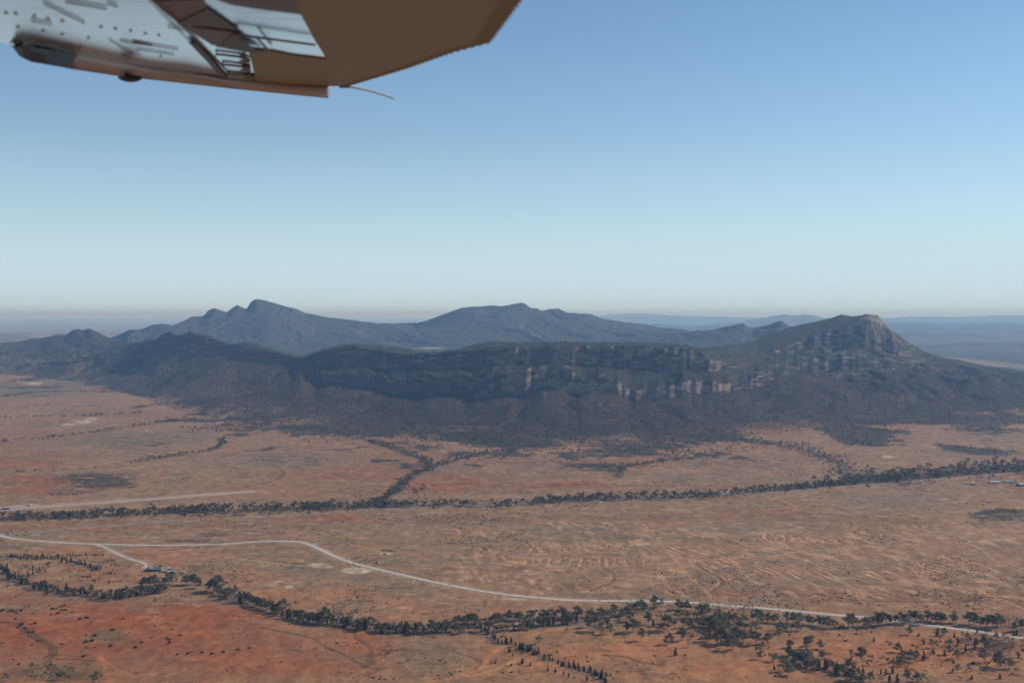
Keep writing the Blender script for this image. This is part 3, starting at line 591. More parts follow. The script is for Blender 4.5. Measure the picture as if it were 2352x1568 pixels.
# the wide plain around everything, out to the horizon, just under the detailed sheets
L = 150000.0
co = []
rr = np.array([0, 600, 1500, 3000, 5000, 8000, 12000, 17000, 23000, 30000, 40000, 55000, 75000, 100000, L])
na = 720
ang = np.linspace(0, 2 * math.pi, na, endpoint=False)
RRr = np.concatenate([[1.0], rr[1:], ])
# fine rings beyond 7 km so that the far country keeps its patches
RRr = np.unique(np.concatenate([RRr, np.geomspace(7000, 60000, 150)]))
ox = RRr[:, None] * np.cos(ang)[None]; oy = RRr[:, None] * np.sin(ang)[None]
oz = np.full(ox.shape, -7.0)
xx, yy = ox.ravel(), oy.ravel()
fa = fbm(xx / 2600, yy / 5200, 4, 91); fb = fbm(xx / 700, yy / 1500, 4, 92)
oc = np.tile(np.array([0.31, 0.19, 0.13]), (xx.size, 1))
oc = mixc(oc, (0.15, 0.12, 0.085), sst(0.42, 0.6, fa) * 0.8)
oc = mixc(oc, (0.40, 0.28, 0.2), sst(0.58, 0.7, fb) * 0.6)
far_sc = sst(0.48, 0.54, fa) * (xx > 3000) * (yy > 0)
oc = mixc(oc, (0.07, 0.06, 0.045), far_sc * 0.8)
i = np.arange(len(RRr) * na).reshape(len(RRr), na); j = np.roll(i, -1, 1)
ofc = np.stack([i[:-1].ravel(), i[1:].ravel(), j[1:].ravel(), j[:-1].ravel()], 1)
me = np_mesh('outer_plain', np.stack([xx, yy, oz.ravel()], 1), ofc, oc, True)
link('outer_plain', me, M_far, kind='structure')

# ------------------------------------------------------------------ far ranges
def far_range(crest, D, depth, name, col, nfreq, namp, seed, basez=-9.0):
    c = np.array(crest, float); n = 900
    p = np.linspace(c[0, 0], c[-1, 0], n); py = np.interp(p, c[:, 0], c[:, 1])
    u = (p - CX) / F
    rows = 46; X = []; Y = []; Z = []
    t = np.linspace(0, 1, rows)
    _, _, zc = at_dist(p, py, D)
    for k in t:
        d = D - depth * (1 - k * 1.45)
        h = np.clip(k / 0.69, 0, 1) if k < 0.69 else np.clip((1 - k) / 0.31, 0, 1)
        h = h ** 1.15
        xx = u * d
        g = ridged(xx / nfreq, d / nfreq + 0 * xx, 4, seed)
        edge = sst(0, 0.04, (p - p[0]) / (p[-1] - p[0])) * sst(0, 0.04, (p[-1] - p) / (p[-1] - p[0]))
        amp = 2.0 * namp * (g - 0.5) * math.sin(math.pi * min(1, h)) if h < 1 else 0
        zz = basez + (zc - basez) * h * edge + amp * edge + namp * 0.7 * (fbm(xx / (nfreq * .3), d / nfreq + 0 * xx, 3, seed + 3) - .5) * h
        X.append(xx); Y.append(d + 0 * xx); Z.append(np.where(h <= 0, basez - 5, zz))
    X = np.array(X); Y = np.array(Y); Z = np.array(Z)
    f = fbm(X.ravel() / nfreq, Y.ravel() / nfreq, 4, seed + 5)
    cc = np.tile(np.array(col), (X.size, 1)); cc = mixc(cc, tuple(v * 2.0 for v in col), sst(0.48, 0.62, f) * 0.8)
    me = np_mesh(name, np.stack([X, Y, Z], -1).reshape(-1, 3), grid_faces(rows, n), cc, True)
    return link(name, me, M_far, kind='structure')
far_range([(1300,731),(1360,728),(1400,722),(1450,720),(1480,720),(1540,724),(1600,727),(1700,728),(1780,729),(1900,729)], 52000, 9000, 'distant_hills', (0.10,0.085,0.06), 5000, 90, 200)
far_range([(1480,745),(1560,744),(1600,749),(1640,744),(1700,738),(1740,732),(1770,726),(1800,722),(1830,725),(1850,721),(1872,723),(1895,731),(1950,734),(2010,738),(2100,745)], 30000, 7000, 'distant_hills', (0.08,0.07,0.05), 3000, 90, 210)
far_range([(1950,730),(2030,729),(2090,728),(2110,729),(2160,727),(2200,727),(2260,726),(2300,724),(2352,725),(2500,722),(2700,726),(2900,730)], 42000, 9000, 'distant_hills', (0.10,0.085,0.06), 4500, 120, 220)
far_range([(1960,748),(2030,742),(2100,741),(2200,744),(2300,741),(2400,743),(2600,740),(2900,742)], 27000, 6000, 'distant_hills', (0.09,0.078,0.055), 2600, 90, 230)
far_range([(1980,785),(2040,766),(2070,768),(2090,763),(2110,767),(2150,769),(2190,765),(2230,766),(2270,763),(2330,760),(2400,758),(2600,764),(2900,768)], 19000, 4500, 'distant_hills', (0.09,0.075,0.055), 1600, 80, 240)
far_range([(2010,795),(2060,786),(2120,790),(2200,792),(2260,788),(2352,785),(2500,790),(2900,795)], 14200, 1900, 'distant_hills', (0.075,0.062,0.045), 900, 50, 250)
far_range([(-600,765),(-200,768),(0,766),(60,768),(120,770),(170,769),(215,766),(250,770),(330,778)], 19000, 2500, 'distant_hills', (0.22,0.15,0.11), 1200, 70, 260)

# ------------------------------------------------------------------ roads and strips: ribbons laid on the ground
def ribbon(name, pts, width, mat, z=0.35, **kw):
    wp = np.array(wpl(pts)); seg_ = np.hypot(*np.diff(wp, axis=0).T); cs = np.concatenate([[0], np.cumsum(seg_)])
    tt = np.arange(0, cs[-1], 12.0); X = np.interp(tt, cs, wp[:, 0]); Y = np.interp(tt, cs, wp[:, 1])
    dx = np.gradient(X); dy = np.gradient(Y); l = np.hypot(dx, dy); nx, ny = -dy / l, dx / l
    rows = []
    wd = width * (1 + 0.45 * (fbm(tt / 35, 0 * tt, 3, 7) - 0.5))
    for k in (-0.5, -0.25, 0, 0.25, 0.5):
        a = X + nx * wd * k; b = Y + ny * wd * k; rows.append(np.stack([a, b, zplain(a, b) + z - (0.15 if abs(k) == .5 else 0)], 1))
    V = np.concatenate(rows); me = np_mesh(name, V, grid_faces(5, len(tt)), None, True)
    return link(name, me, mat, **kw)
ribbon('sealed_road', SEAL, 9, M_seal, kind='structure')
ribbon('gravel_road', GRAV, 9.5, M_gravel, z=0.45, kind='structure')
ribbon('driveway', GRAV2, 6.5, M_gravel, z=0.4, kind='structure')
ribbon('airstrip', STRIP, 40, M_strip, z=0.35, kind='structure')
ribbon('airstrip_apron', [(-40,1168),(20,1164),(60,1161),(100,1157)], 34, M_strip, z=0.42, kind='structure')

# ------------------------------------------------------------------ vegetation prototypes
rs = np.random.RandomState(7)
def leaf_cloud(centres, radii, n, size, seed, squash=0.8, cbase=(0.178, 0.166, 0.10)):
    r = np.random.RandomState(seed); V = []; Fc = []; Cc = []
    wts = np.array(radii) ** 2; wts /= wts.sum()
    for k in range(n):
        i = r.choice(len(centres), p=wts); d = r.normal(size=3); d /= np.linalg.norm(d)
        rad = radii[i] * (0.62 + 0.4 * r.rand()) if r.rand() < .8 else radii[i] * r.rand()
        p = np.array(centres[i]) + d * rad * np.array([1, 1, squash])
        a = r.normal(size=3); a -= a.dot(d) * d * 0.6; a /= np.linalg.norm(a) + 1e-9; b = np.cross(d + 0.5 * r.normal(size=3), a); b /= np.linalg.norm(b) + 1e-9
        s_ = size * (0.6 + 0.8 * r.rand()); b0 = len(V)
        V += [p - a * s_, p - b * s_ * 0.8, p + a * s_, p + b * s_ * 0.8]; Fc.append((b0, b0 + 1, b0 + 2, b0 + 3))
        shade = 0.72 + 0.6 * r.rand(); tint = np.array(cbase) * shade * np.array([1 + 0.25 * r.rand(), 1 + 0.15 * r.rand(), 1])
        Cc += [tint] * 4
    return np.array(V), np.array(Fc), np.array(Cc)
def make_gum(seed, h=16.0, wide=1.0):
    r = np.random.RandomState(seed); nb = r.randint(8, 13); tops = []; rad = []
    tr = MB(); th = h * (0.16 + 0.10 * r.rand()); base_r = 0.032 * h
    fork = np.array([r.normal() * .3, r.normal() * .3, th])
    tr.tube([(0, 0, -0.8), tuple(fork * .5 + [r.normal() * .2, 0, 0]), tuple(fork)], [base_r * 1.3, base_r, base_r * .85], 6)
    for k in range(nb):
        a = 2 * math.pi * (k + r.rand() * .8) / nb * 1.7; lv = (k + r.rand()) / nb
        zz = h * (0.34 + 0.52 * lv); rr_ = h * wide * (0.12 + 0.26 * r.rand()) * (1.15 - 0.75 * lv)
        if k == nb - 1: rr_ = h * .05; zz = h * (.82 + .06 * r.rand())
        tip = np.array([math.cos(a) * rr_, math.sin(a) * rr_, zz]); tops.append(tip); rad.append(h * (0.12 + 0.07 * r.rand()) * (.7 + .3 * wide))
        m_ = fork * .45 + tip * .55 + [0, 0, -0.04 * h]
        tr.tube([tuple(fork), tuple(m_), tuple(tip)], [base_r * .6, base_r * .36, base_r * .14], 5)
    V, Fc, Cc = leaf_cloud(tops, rad, 760, 0.045 * h ** 0.9, seed + 100)
    return np_mesh('crown', V, Fc, Cc), tr
def make_cypress(seed, h=9.0):
    r = np.random.RandomState(seed); cs = []; rd = []
    for k in range(6):
        t_ = k / 5; cs.append(np.array([r.normal() * .25, r.normal() * .25, h * (0.2 + 0.68 * t_)])); rd.append(h * (0.21 - 0.15 * t_) * (0.9 + .2 * r.rand()))
    V, Fc, Cc = leaf_cloud(cs, rd, 260, 0.05 * h, seed + 300, 1.1, (0.066, 0.068, 0.042))
    tr = MB(); tr.tube([(0, 0, -.6), (0, 0, h * .25), (0.1, 0, h * .8)], [.22, .18, .05], 5)
    return np_mesh('crown', V, Fc, Cc), tr
def make_bare(seed, h=15.0):
    r = np.random.RandomState(seed); tr = MB(); tw = []
    tr.tube([(0, 0, -.6), (.2, 0, h * .3)], [.5, .4], 6)
    for k in range(9):
        a = 2 * math.pi * (k + r.rand()) / 9; rr_ = h * (.12 + .22 * r.rand()); zz = h * (.6 + .4 * r.rand())
        tip = (math.cos(a) * rr_, math.sin(a) * rr_, zz); m_ = (tip[0] * .5, tip[1] * .5, zz * .68)
        tr.tube([(.2, 0, h * .3), m_, tip], [.3, .22, .08], 5); tw.append(np.array(tip))
    V, Fc, Cc = leaf_cloud(tw, [h * .08] * 9, 90, .55, seed + 50, .8, (0.11, 0.085, 0.06))
    return np_mesh('crown', V, Fc, Cc), tr
def make_shrub(seed, h=2.6):
    r = np.random.RandomState(seed)
    cs = [np.array([r.normal() * h * .35, r.normal() * h * .35, h * .42]) for _ in range(4)]
    V, Fc, Cc = leaf_cloud(cs, [h * .42] * 4, 120, .11 * h + .12, seed + 500, .8, (0.045, 0.042, 0.028))
    V[:, 2] = np.maximum(V[:, 2], -0.15)
    return np_mesh('shrub', V, Fc, Cc)
def trunk_me(tr, mat):
    me = bpy.data.meshes.new('trunk'); me.from_pydata(tr.v, [], tr.f); me.update(); me.materials.append(mat); return me
GUMS = []
for k in range(8):
    cm, tr = make_gum(20 + k, 16.0, [1, 1.15, .9, 1.25, 1.05, .85, 1.1, 1.3][k]); cm.materials.append(M_leaf); GUMS.append((cm, trunk_me(tr, M_bark)))
CYPS = []
for k in range(4):
    cm, tr = make_cypress(40 + k); cm.materials.append(M_leaf); CYPS.append((cm, trunk_me(tr, M_deadwood)))
BARES = []
for k in range(3):
    cm, tr = make_bare(60 + k); cm.materials.append(M_leaf); BARES.append((cm, trunk_me(tr, M_bark)))
SHR = []
for k in range(4):
    m_ = make_shrub(80 + k); m_.materials.append(M_leaf); SHR.append(m_)

# ------------------------------------------------------------------ the trees one by one: (picture x, y of the foot, height in picture px, kind, place)
T = []
rg = random.Random(5)
def iso(lst, f, place, kind='g'):
    for it in lst:
        xx_, yy_, hh = it[:3]; kd = it[3] if len(it) > 3 else kind
        (px_, py_), = f([(xx_, yy_)]); T.append((px_, py_, hh * .2679 * (1.14 if kd == 'g' else 1.05), kd, place))
iso([(175,1072,50),(1060,1045,80),(1290,1075,70),(1350,1172,52,'c'),(1465,1100,50,'b'),(1505,1100,50,'b'),(1600,1055,60),(1405,1045,80),(1480,1035,45),(990,975,85),(930,970,60),(665,960,95),(600,930,75),
     (785,985,62),(715,985,48),(760,925,55),(850,905,40),(960,880,65),(1115,905,78),(1160,920,42,'c'),(1200,862,36),(1280,955,95),(1215,970,52),(1425,935,62),(1480,970,82),(1540,935,65),(1380,850,52),(1455,855,52),
     (1560,860,95),(1610,850,90),(1730,940,90),(1725,870,65),(1690,900,70),(1810,890,65),(1850,905,72),(1725,1015,95),(1745,1070,100),(1870,1015,65),(1785,1075,75),(1840,1128,95),(1925,1072,80),(1715,1095,60),
     (1650,930,60),(1590,925,65),(1640,1050,50),(1800,985,70),(1770,935,80),(1690,965,80),(1890,1040,70),(1830,1060,70),(1560,1000,45),(1900,950,55),
     (1995,965,45,'b'),(2080,980,48),(2040,1082,80),(2135,1078,70),(2120,1110,38),(2330,1110,50),(415,955,22,'c'),(440,890,20,'c'),(1345,900,28,'c'),(1125,995,25,'c'),(2040,1128,26,'c'),(2075,1118,20,'c'),(2150,1112,18,'c')], r3, 'red creek flat')
iso([(1165,760,70),(1215,752,48),(1060,772,55),(1090,768,42),(1370,782,65),(1405,777,50),(1445,782,58),(1485,795,45),(1935,832,70,'b'),(2000,838,70,'b'),(1710,782,22)], r3, 'beside gravel road')
iso([(350,1112,50),(540,1050,42),(490,1118,80),(515,1092,62),(605,1120,52),(330,1182,52),(370,1217,62),(450,1242,80),(490,1272,110),(90,1207,52),(170,1217,48),(215,1227,50),(300,1312,70),(335,1342,72),(210,1298,35,'c'),
     (375,1265,52),(620,1212,62),(680,1203,42),(960,1232,92),(880,1202,42),(1050,1217,36),(1020,1262,36),(1190,1112,42),(1270,1147,57),(1425,1142,42),(1200,1247,47),(1310,1217,62),(1380,1232,72),(1430,1202,52),(1300,1267,62),
     (1370,997,52),(1565,1112,55),(1710,1167,60),(1780,1207,62),(2010,1237,90),(2135,1277,95),(2230,1290,62),(1495,1080,33,'c'),(1480,1052,22,'c'),(1605,1005,45,'c'),(1665,1005,50),(1755,1022,35,'c'),(1700,1087,35),(1795,1092,40),
     (1860,1112,36),(1920,1132,36),(2010,1112,72),(2045,1132,56),(1850,1037,46),(1890,1047,32,'c'),(1950,982,30,'c'),(2045,992,42),(2115,1042,50),(2185,1047,42),(2225,1067,40),(1740,1317,30,'c'),(1225,1332,45,'c'),
     (1125,1337,36,'c'),(1050,1352,36,'c'),(970,1352,56,'c'),(935,1332,46,'c'),(895,1332,52),(845,1292,62),(1065,1060,36,'c'),(1005,987,46,'b'),(1045,977,20,'c'),(1350,1408,82),(1430,1400,62),(1200,1400,50,'c'),(1265,1400,50,'c'),
     (1035,1405,62),(1930,1075,40,'c'),(1950,1080,40,'c'),(1635,1062,20,'c'),(1450,1010,25,'c'),(1440,1015,20,'c'),(2100,1120,40),(2160,1110,36),(2240,1130,40),(2310,1340,40),(1600,1400,0)][:-1], r4, 'open red flat')
iso([(265,987,72),(300,972,52),(355,962,42),(400,962,57),(440,962,42),(230,960,40)], r4, 'below creek line')
iso([(65,902,90),(100,882,60),(155,887,60),(215,892,52),(315,892,67),(370,897,67),(430,907,72),(500,907,62),(540,912,52),(590,917,62),(620,927,62),(665,937,72),(730,942,52),(775,937,30,'c'),(800,932,30,'c'),
     (845,932,87),(880,927,82),(925,882,25,'c'),(965,877,25,'c'),(925,927,47),(990,932,62),(1040,927,62),(1090,922,82),(1135,922,87),(1170,912,77),(1200,907,62),(1250,897,52),(1300,902,72),(1340,907,67),(1380,877,62),
     (1425,887,72),(1465,907,62),(1525,882,67),(1555,882,52),(1600,897,67),(1640,897,62),(1665,892,52),(1745,897,67),(1765,900,50),(1880,917,80),(1925,912,77),(1980,932,62),(2030,932,72),(2080,942,82),(2125,937,87),
     (2150,925,60),(2190,922,62,'b'),(2220,922,46,'b'),(2275,922,62,'b'),(2310,932,62,'b'),(2270,972,62),(2335,962,72),(2290,1002,36,'c'),(2320,1000,45)], r4, 'in creek line')
iso([(1330,590,80),(1250,582,60),(1285,585,62),(1360,617,62),(1400,622,50),(1440,572,75),(1480,567,62),(1410,572,42),(1600,572,66),(1660,572,72),(1640,565,60),(1700,597,60),(1830,632,82),(1785,622,60),(1870,627,100),(2020,652,62),
     (1220,585,50),(1180,665,52,'b'),(1245,660,42),(710,525,30),(745,525,28),(810,560,30),(935,560,25,'c'),(1000,540,35,'b'),(770,520,22)], r1, 'flat before farmhouse')
iso([(50,1397,50),(820,1405,65),(260,1290,45),(335,1075,35),(245,1040,35),(245,757,18,'c'),(530,1380,60),(490,1385,40),(0,1100,40)], r1, 'lower red slope')
iso([(1930,780,55,'b'),(315,718,20,'c'),(380,885,22,'c'),(700,865,60,'b'),(800,880,88,'b'),(565,895,100),(205,800,85),(1990,1240,20,'c'),(2255,1240,35,'c'),(2140,1140,35,'c'),(2155,1140,30,'c'),(2175,1175,26,'c'),(2325,1260,26,'c'),(1720,1020,14,'c'),(1665,1000,16,'c'),(1600,975,30,'c')], r2, 'beside creek belt')
iso([(40,1235,30,'c'),(105,1255,22,'c'),(255,1305,32,'c'),(320,1320,36,'c'),(390,1335,30,'c'),(435,1350,28,'c'),(480,1370,20,'c'),(400,1200,18,'c'),(590,1390,40,'c'),(750,1370,40),(795,1345,22,'c'),(720,1340,45,'c')], r3, 'below branch creek')
iso([(1325,455,30),(1290,455,30),(1375,448,38),(1385,440,30),(1265,455,22),(1490,480,28),(1310,440,25)], r1, 'around the farmhouse')
def belt(poly, n, spread, hr, kinds, place, seed):
    r = random.Random(seed); P_ = np.array(poly); d = np.hypot(*np.diff(P_, axis=0).T); cs = np.concatenate([[0], np.cumsum(d)])
    for k in range(n):
        q_ = (k + r.random()) / n * cs[-1]; a = np.interp(q_, cs, P_[:, 0]); b = np.interp(q_, cs, P_[:, 1])
        T.append((a + r.gauss(0, 2), b + r.gauss(0, spread), hr[0] + (hr[1] - hr[0]) * r.random() ** 1.3, r.choice(kinds), place))
belt(FRONT_A, 125, 2.6, (8, 17), 'gggcc', 'in winding creek', 1)
belt(FRONT_B, 112, 2.4, (12, 22), 'gggggcb', 'in winding creek', 2)
belt(FRONT_C, 70, 2.6, (12, 20), 'gggg', 'in winding creek', 3)
belt(FRONT_D, 46, 2.2, (10, 18), 'gggc', 'lower creek strand', 4)
belt(BRANCH, 62, 2.0, (7, 14), 'cccg', 'in dark branch line', 5)
belt(LOWER, 34, 3.0, (13, 24), 'gggc', 'in lower thicket', 6)
belt(SMALLCREEK, 70, 1.8, (5, 10), 'gcc', 'in side gully', 7)
belt(SMALLCREEK2, 22, .8, (4, 6), 'c', 'in side gully', 8)
belt(r1([(200,420),(300,430),(430,430),(240,500),(270,490),(160,480)]), 22, 2.5, (5, 9), 'gc', 'inside creek loop', 9)
belt(r1([(890,475),(990,480)]), 6, .5, (5, 7), 'c', 'inside creek loop', 10)

_r = random.Random(44)
for _ in range(52): T.append((_r.uniform(2130, 2360), _r.gauss(1480, 16), _r.uniform(6, 12), _r.choice('gggc'), 'open red flat'))
for _ in range(14): T.append((_r.gauss(1660, 75), _r.gauss(1440, 15), _r.uniform(12, 21), _r.choice('ggg'), 'red creek flat'))
for _ in range(30): T.append((_r.uniform(1950, 2300), _r.uniform(1500, 1566), _r.uniform(6, 16), _r.choice('ggc'), 'open red flat'))
def nm(v): return '%d%%' % round(v)
SHP = {'g': 'gum tree', 'c': 'cypress pine', 'b': 'sparse gum'}
T.sort(key=lambda q_: -q_[2])
T = [q_ for q_ in T if q_[2] > 0]
TA = np.array([(q_[0], q_[1], q_[2]) for q_ in T])
BANDS = ['left edge', 'far left', 'left side', 'left middle', 'left of centre', 'centre', 'right of centre', 'right middle', 'right side', 'far right', 'right edge']
def bandw(px_): return BANDS[int(min(10, max(0, px_ / 2352 * 11)))]
def tree_label(i, size, shp, kind, place):
    d = np.hypot(TA[:, 0] - TA[i, 0], (TA[:, 1] - TA[i, 1]) * 2.2); d[i] = 1e9; j_ = int(np.argmin(d)); dx = TA[j_, 0] - TA[i, 0]; dy = TA[j_, 1] - TA[i, 1]
    side = ('left of' if dx > 0 else 'right of') if abs(dx) > abs(dy) * 2.2 else ('behind' if dy > 0 else 'before')
    oth = {'g': 'gum', 'c': 'pine', 'b': 'bare gum'}[T[j_][3]]; rat = TA[j_, 2] / TA[i, 2]
    oth = ('taller ' if rat > 1.15 else 'lower ' if rat < .87 else 'similar ') + oth
    rel = 'standing alone' if d[j_] > 32 else side + ' a ' + oth
    ban = bandw(TA[i, 0])
    if len((size + ' ' + shp + ' ' + kind + ' ' + rel + ' ' + place + ' ' + ban).split()) > 16: shp = shp.split()[-1]; rel = rel.replace(' a ', ' ')
    if len((size + ' ' + shp + ' ' + kind + ' ' + rel + ' ' + place + ' ' + ban).split()) > 16: size = ''
    return ' '.join(('%s %s %s %s, %s, %s' % (size, shp, kind, rel, place, bandw(TA[i, 0]))).split())
cnt = {'g': 0, 'c': 0, 'b': 0}; LEFT = []; seen_lab = set()
for idx, (px_, py_, hp, kd, place) in enumerate(T):
    if hp <= 0: continue
    X, Y = gnd(px_, py_); X = float(X); Y = float(Y); dist = math.hypot(Y, CAMH)
    hm = hp * dist / F / math.cos(math.atan(CAMH / Y)) * 1.26
    if cnt[kd] >= (285 if kd == 'g' else 230):
        LEFT.append((X, Y, hm, kd)); continue
    cnt[kd] += 1
    r = random.Random(idx * 7 + 3)
    if kd == 'g': v = r.randrange(8); cm, tm = GUMS[v]; sc_ = hm / 16.0; shp = ['rounded', 'broad', 'upright', 'spreading', 'clumpy', 'narrow', 'open', 'wide'][v]
    elif kd == 'c': v = r.randrange(4); cm, tm = CYPS[v]; sc_ = hm / 8.6; shp = 'dark pointed'
    else: v = r.randrange(3); cm, tm = BARES[v]; sc_ = hm / 15.0; shp = 'pale thin'
    size = 'tall' if hp > 19 else 'medium' if hp > 12 else 'small'
    name = {'g': 'gum_tree', 'c': 'cypress_pine', 'b': 'sparse_gum_tree'}[kd]
    lab = tree_label(idx, size, shp, SHP[kd], place)
    root = empty(name, (X, Y, float(zplain(X, Y))), r.random() * 6.28, label=lab, category='tree', group=SHP[kd] + 's, ' + place)
    wv = 0.98 + r.uniform(-.1, .25) if kd != 'c' else 1 + r.uniform(-.15, .2)
    root.scale = (sc_ * wv, sc_ * wv, sc_)
    link('trunk', tm, None, root); link('crown', cm, None, root)

# ---- everything smaller: one merged mesh each
def low_tree(seed, n=26, cy=False):
    if cy:
        V, Fc, Cc = leaf_cloud([np.array([0, 0, .3]), np.array([0, 0, .6]), np.array([0, 0, .82])], [.24, .16, .08], n, .13, seed, 1.2, (0.066, 0.068, 0.042))
    else:
        r = np.random.RandomState(seed)
        cs_ = [np.array([r.normal() * .16, r.normal() * .16, .45 + .35 * r.rand()]) for _ in range(4)]
        V, Fc, Cc = leaf_cloud(cs_, [.24] * 4, n, .12, seed, .8, (0.115, 0.112, 0.068))
    tv = np.array([(-.03, 0, -.05), (.03, 0, -.05), (.02, 0, .5), (-.02, 0, .5), (0, -.03, -.05), (0, .03, -.05), (0, .02, .5), (0, -.02, .5)])
    b = len(V); V = np.concatenate([V, tv]); Fc = np.concatenate([Fc, np.array([[b, b+1, b+2, b+3], [b+4, b+5, b+6, b+7]])]); Cc = np.concatenate([Cc, np.tile(np.array([[.25, .21, .17]]), (8, 1))])
    return V, Fc, Cc
def merge(name, protos, X, Y, Z, H, seed, label=None, category=None, widen=(1.0, 1.5)):
    r = np.random.RandomState(seed); Vs = []; Fs = []; Cs = []; off = 0
    which = r.randint(0, len(protos), len(X)); 
    for p_i, (V, Fc, Cc) in enumerate(protos):
        k = np.where(which == p_i)[0]
        if not len(k): continue
        a = r.rand(len(k)) * 6.283; wdn = r.uniform(widen[0], widen[1], len(k)); h = H[k]
        ca, sa = np.cos(a), np.sin(a)
        vx = (V[None, :, 0] * ca[:, None] - V[None, :, 1] * sa[:, None]) * (h * wdn)[:, None] + X[k][:, None]
        vy = (V[None, :, 0] * sa[:, None] + V[None, :, 1] * ca[:, None]) * (h * wdn)[:, None] + Y[k][:, None]
        vz = V[None, :, 2] * h[:, None] + Z[k][:, None]
        Vs.append(np.stack([vx, vy, vz], -1).reshape(-1, 3))
        Fs.append((Fc[None] + (np.arange(len(k)) * len(V))[:, None, None]).reshape(-1, Fc.shape[1]) + off); off += len(k) * len(V)
        sh = (0.75 + 0.5 * r.rand(len(k)))[:, None, None]
        Cs.append((Cc[None] * sh).reshape(-1, 3))
    me = np_mesh(name, np.concatenate(Vs), np.concatenate(Fs), np.concatenate(Cs))
    kw = dict(kind='stuff')
    if label: kw['label'] = label; kw['category'] = category
    return link(name, me, M_leaf, **kw)
LT = [low_tree(300 + k) for k in range(6)]; LC = [low_tree(320 + k, 22, True) for k in range(3)]
r = np.random.RandomState(77)
bx = []; by = []; bh = []; cx_ = []; cy_ = []; ch_ = []
for X, Y, hm, kd in LEFT:
    if kd == 'c': cx_.append(X); cy_.append(Y); ch_.append(hm)
    else: bx.append(X); by.append(Y); bh.append(hm)
def band(poly, per_m, half, hr, cyp=0.25, side=0.0):
    wp = np.array(wpl(poly)); d = np.hypot(*np.diff(wp, axis=0).T); cs = np.concatenate([[0], np.cumsum(d)])
    n = int(cs[-1] * per_m); q_ = r.rand(n) * cs[-1]
    gap = vn(q_ / 60, 0 * q_, int(cs[-1]) % 50); keep = r.rand(n) < 0.35 + 0.9 * gap; q_ = q_[keep]; n = len(q_)
    ax = np.interp(q_, cs, wp[:, 0]); ay = np.interp(q_, cs, wp[:, 1])
    wv = half * (0.6 + 0.8 * vn(q_ / 120, 0 * q_ + 5, 3))
    ax = ax + r.normal(size=n) * wv * .5; ay = ay + r.normal(size=n) * wv + side
    h = hr[0] + (hr[1] - hr[0]) * r.rand(n) ** 1.2
    c_ = r.rand(n) < cyp
    bx.extend(ax[~c_]); by.extend(ay[~c_]); bh.extend(h[~c_]); cx_.extend(ax[c_]); cy_.extend(ay[c_]); ch_.extend(h[c_] * .75)
band(MIDC, 0.54, 17, (8, 16), .12)
band([(-60,1199),(100,1190),(300,1181),(500,1174),(800,1166)], .3, 36, (7, 14), .4)
band([(1900,1112),(2000,1104),(2100,1094),(2200,1086),(2352,1074),(2460,1066)], .5, 42, (12, 19), .1, 20)
band(MIDBR, .36, 15, (6, 13), .25); band(MIDBR2, .34, 24, (5, 11), .4); band(MIDBR3, .3, 14, (5, 11), .3); band(MIDBR4, .5, 55, (5, 11), .4)
band([(940,1140),(985,1110),(960,1150)], .10, 40, (6, 10), .7)
band(LEFTC, .22, 10, (7, 13), .1); band(LEFTC2, .13, 10, (8, 14), .1); band(LEFTC3, .12, 14, (8, 14), .1); band(LEFTC4, .2, 26, (7, 13), .2); band(LEFTC5, .08, 12, (5, 9), .3)
band([(-60,1232),(0,1227),(200,1210),(500,1190),(800,1174)], .16, 10, (1.5, 4), .2)
band([(430,985),(500,990),(560,985),(620,990)], .3, 40, (6, 12), .4)
# open woodland thinning out in front of the range, and scattered trees on the fan
def scatter(n, x0, x1, y0, y1, dens, seed):
    rr_ = np.random.RandomState(seed); px_ = rr_.uniform(x0, x1, n); v = rr_.rand(n)
    Y0 = 1045200 / (y0 - HOR); Y1 = 1045200 / (y1 - HOR); Y = Y1 + (Y0 - Y1) * v; X = (px_ - CX) / F * Y * 1.0
    pp, qq = pix(X, Y, 0 * X); k = rr_.rand(n) < dens(pp, qq, X, Y); return X[k], Y[k]
sbx = [-600,0,150,200,330,350,500,680,820,1000,1150,1350,1550,1700,1800,1950,2100,2250,2352,2900]; sby = [838,838,838,845,890,915,965,985,1005,1012,1018,1036,1036,1016,1004,1000,1004,984,972,950]
def dens_w(p_, q_, X, Y):
    m = (np.interp(p_, sbx, sby) + 22 - q_) / 30 + 1.6 * (fbm(X / 150, Y / 150, 3, 101) - 0.5) + (3.5 + 4 * sst(1650, 1850, p_)) * (fbm(X / 230, Y / 330, 3, 97) - 0.5); return sst(-0.5, 1.4, m) * 0.9
Xw, Yw = scatter(46000, -500, 2800, 870, 1078, dens_w, 3)
# a finder for the height of the range under a point
def zrange(X, Y):
    c = np.clip(((X / Y * F + CX) - PX0) / (PX1 - PX0) * (NC - 1), 0, NC - 2); ci = c.astype(int)
    Z = np.zeros(len(X)); 
    for j_ in range(len(X)):
        Dc = RD[:, ci[j_]]
        Z[j_] = np.interp(Y[j_], Dc, RZ[:, ci[j_]]) if Y[j_] > Dc[0] else zplain(X[j_], Y[j_])
    return Z
k = r.rand(len(Xw)) < .5; hw = r.uniform(3.5, 10, len(Xw))
bx.extend(Xw[k]); by.extend(Yw[k]); bh.extend(hw[k]); cx_.extend(Xw[~k]); cy_.extend(Yw[~k]); ch_.extend(hw[~k] * .9)
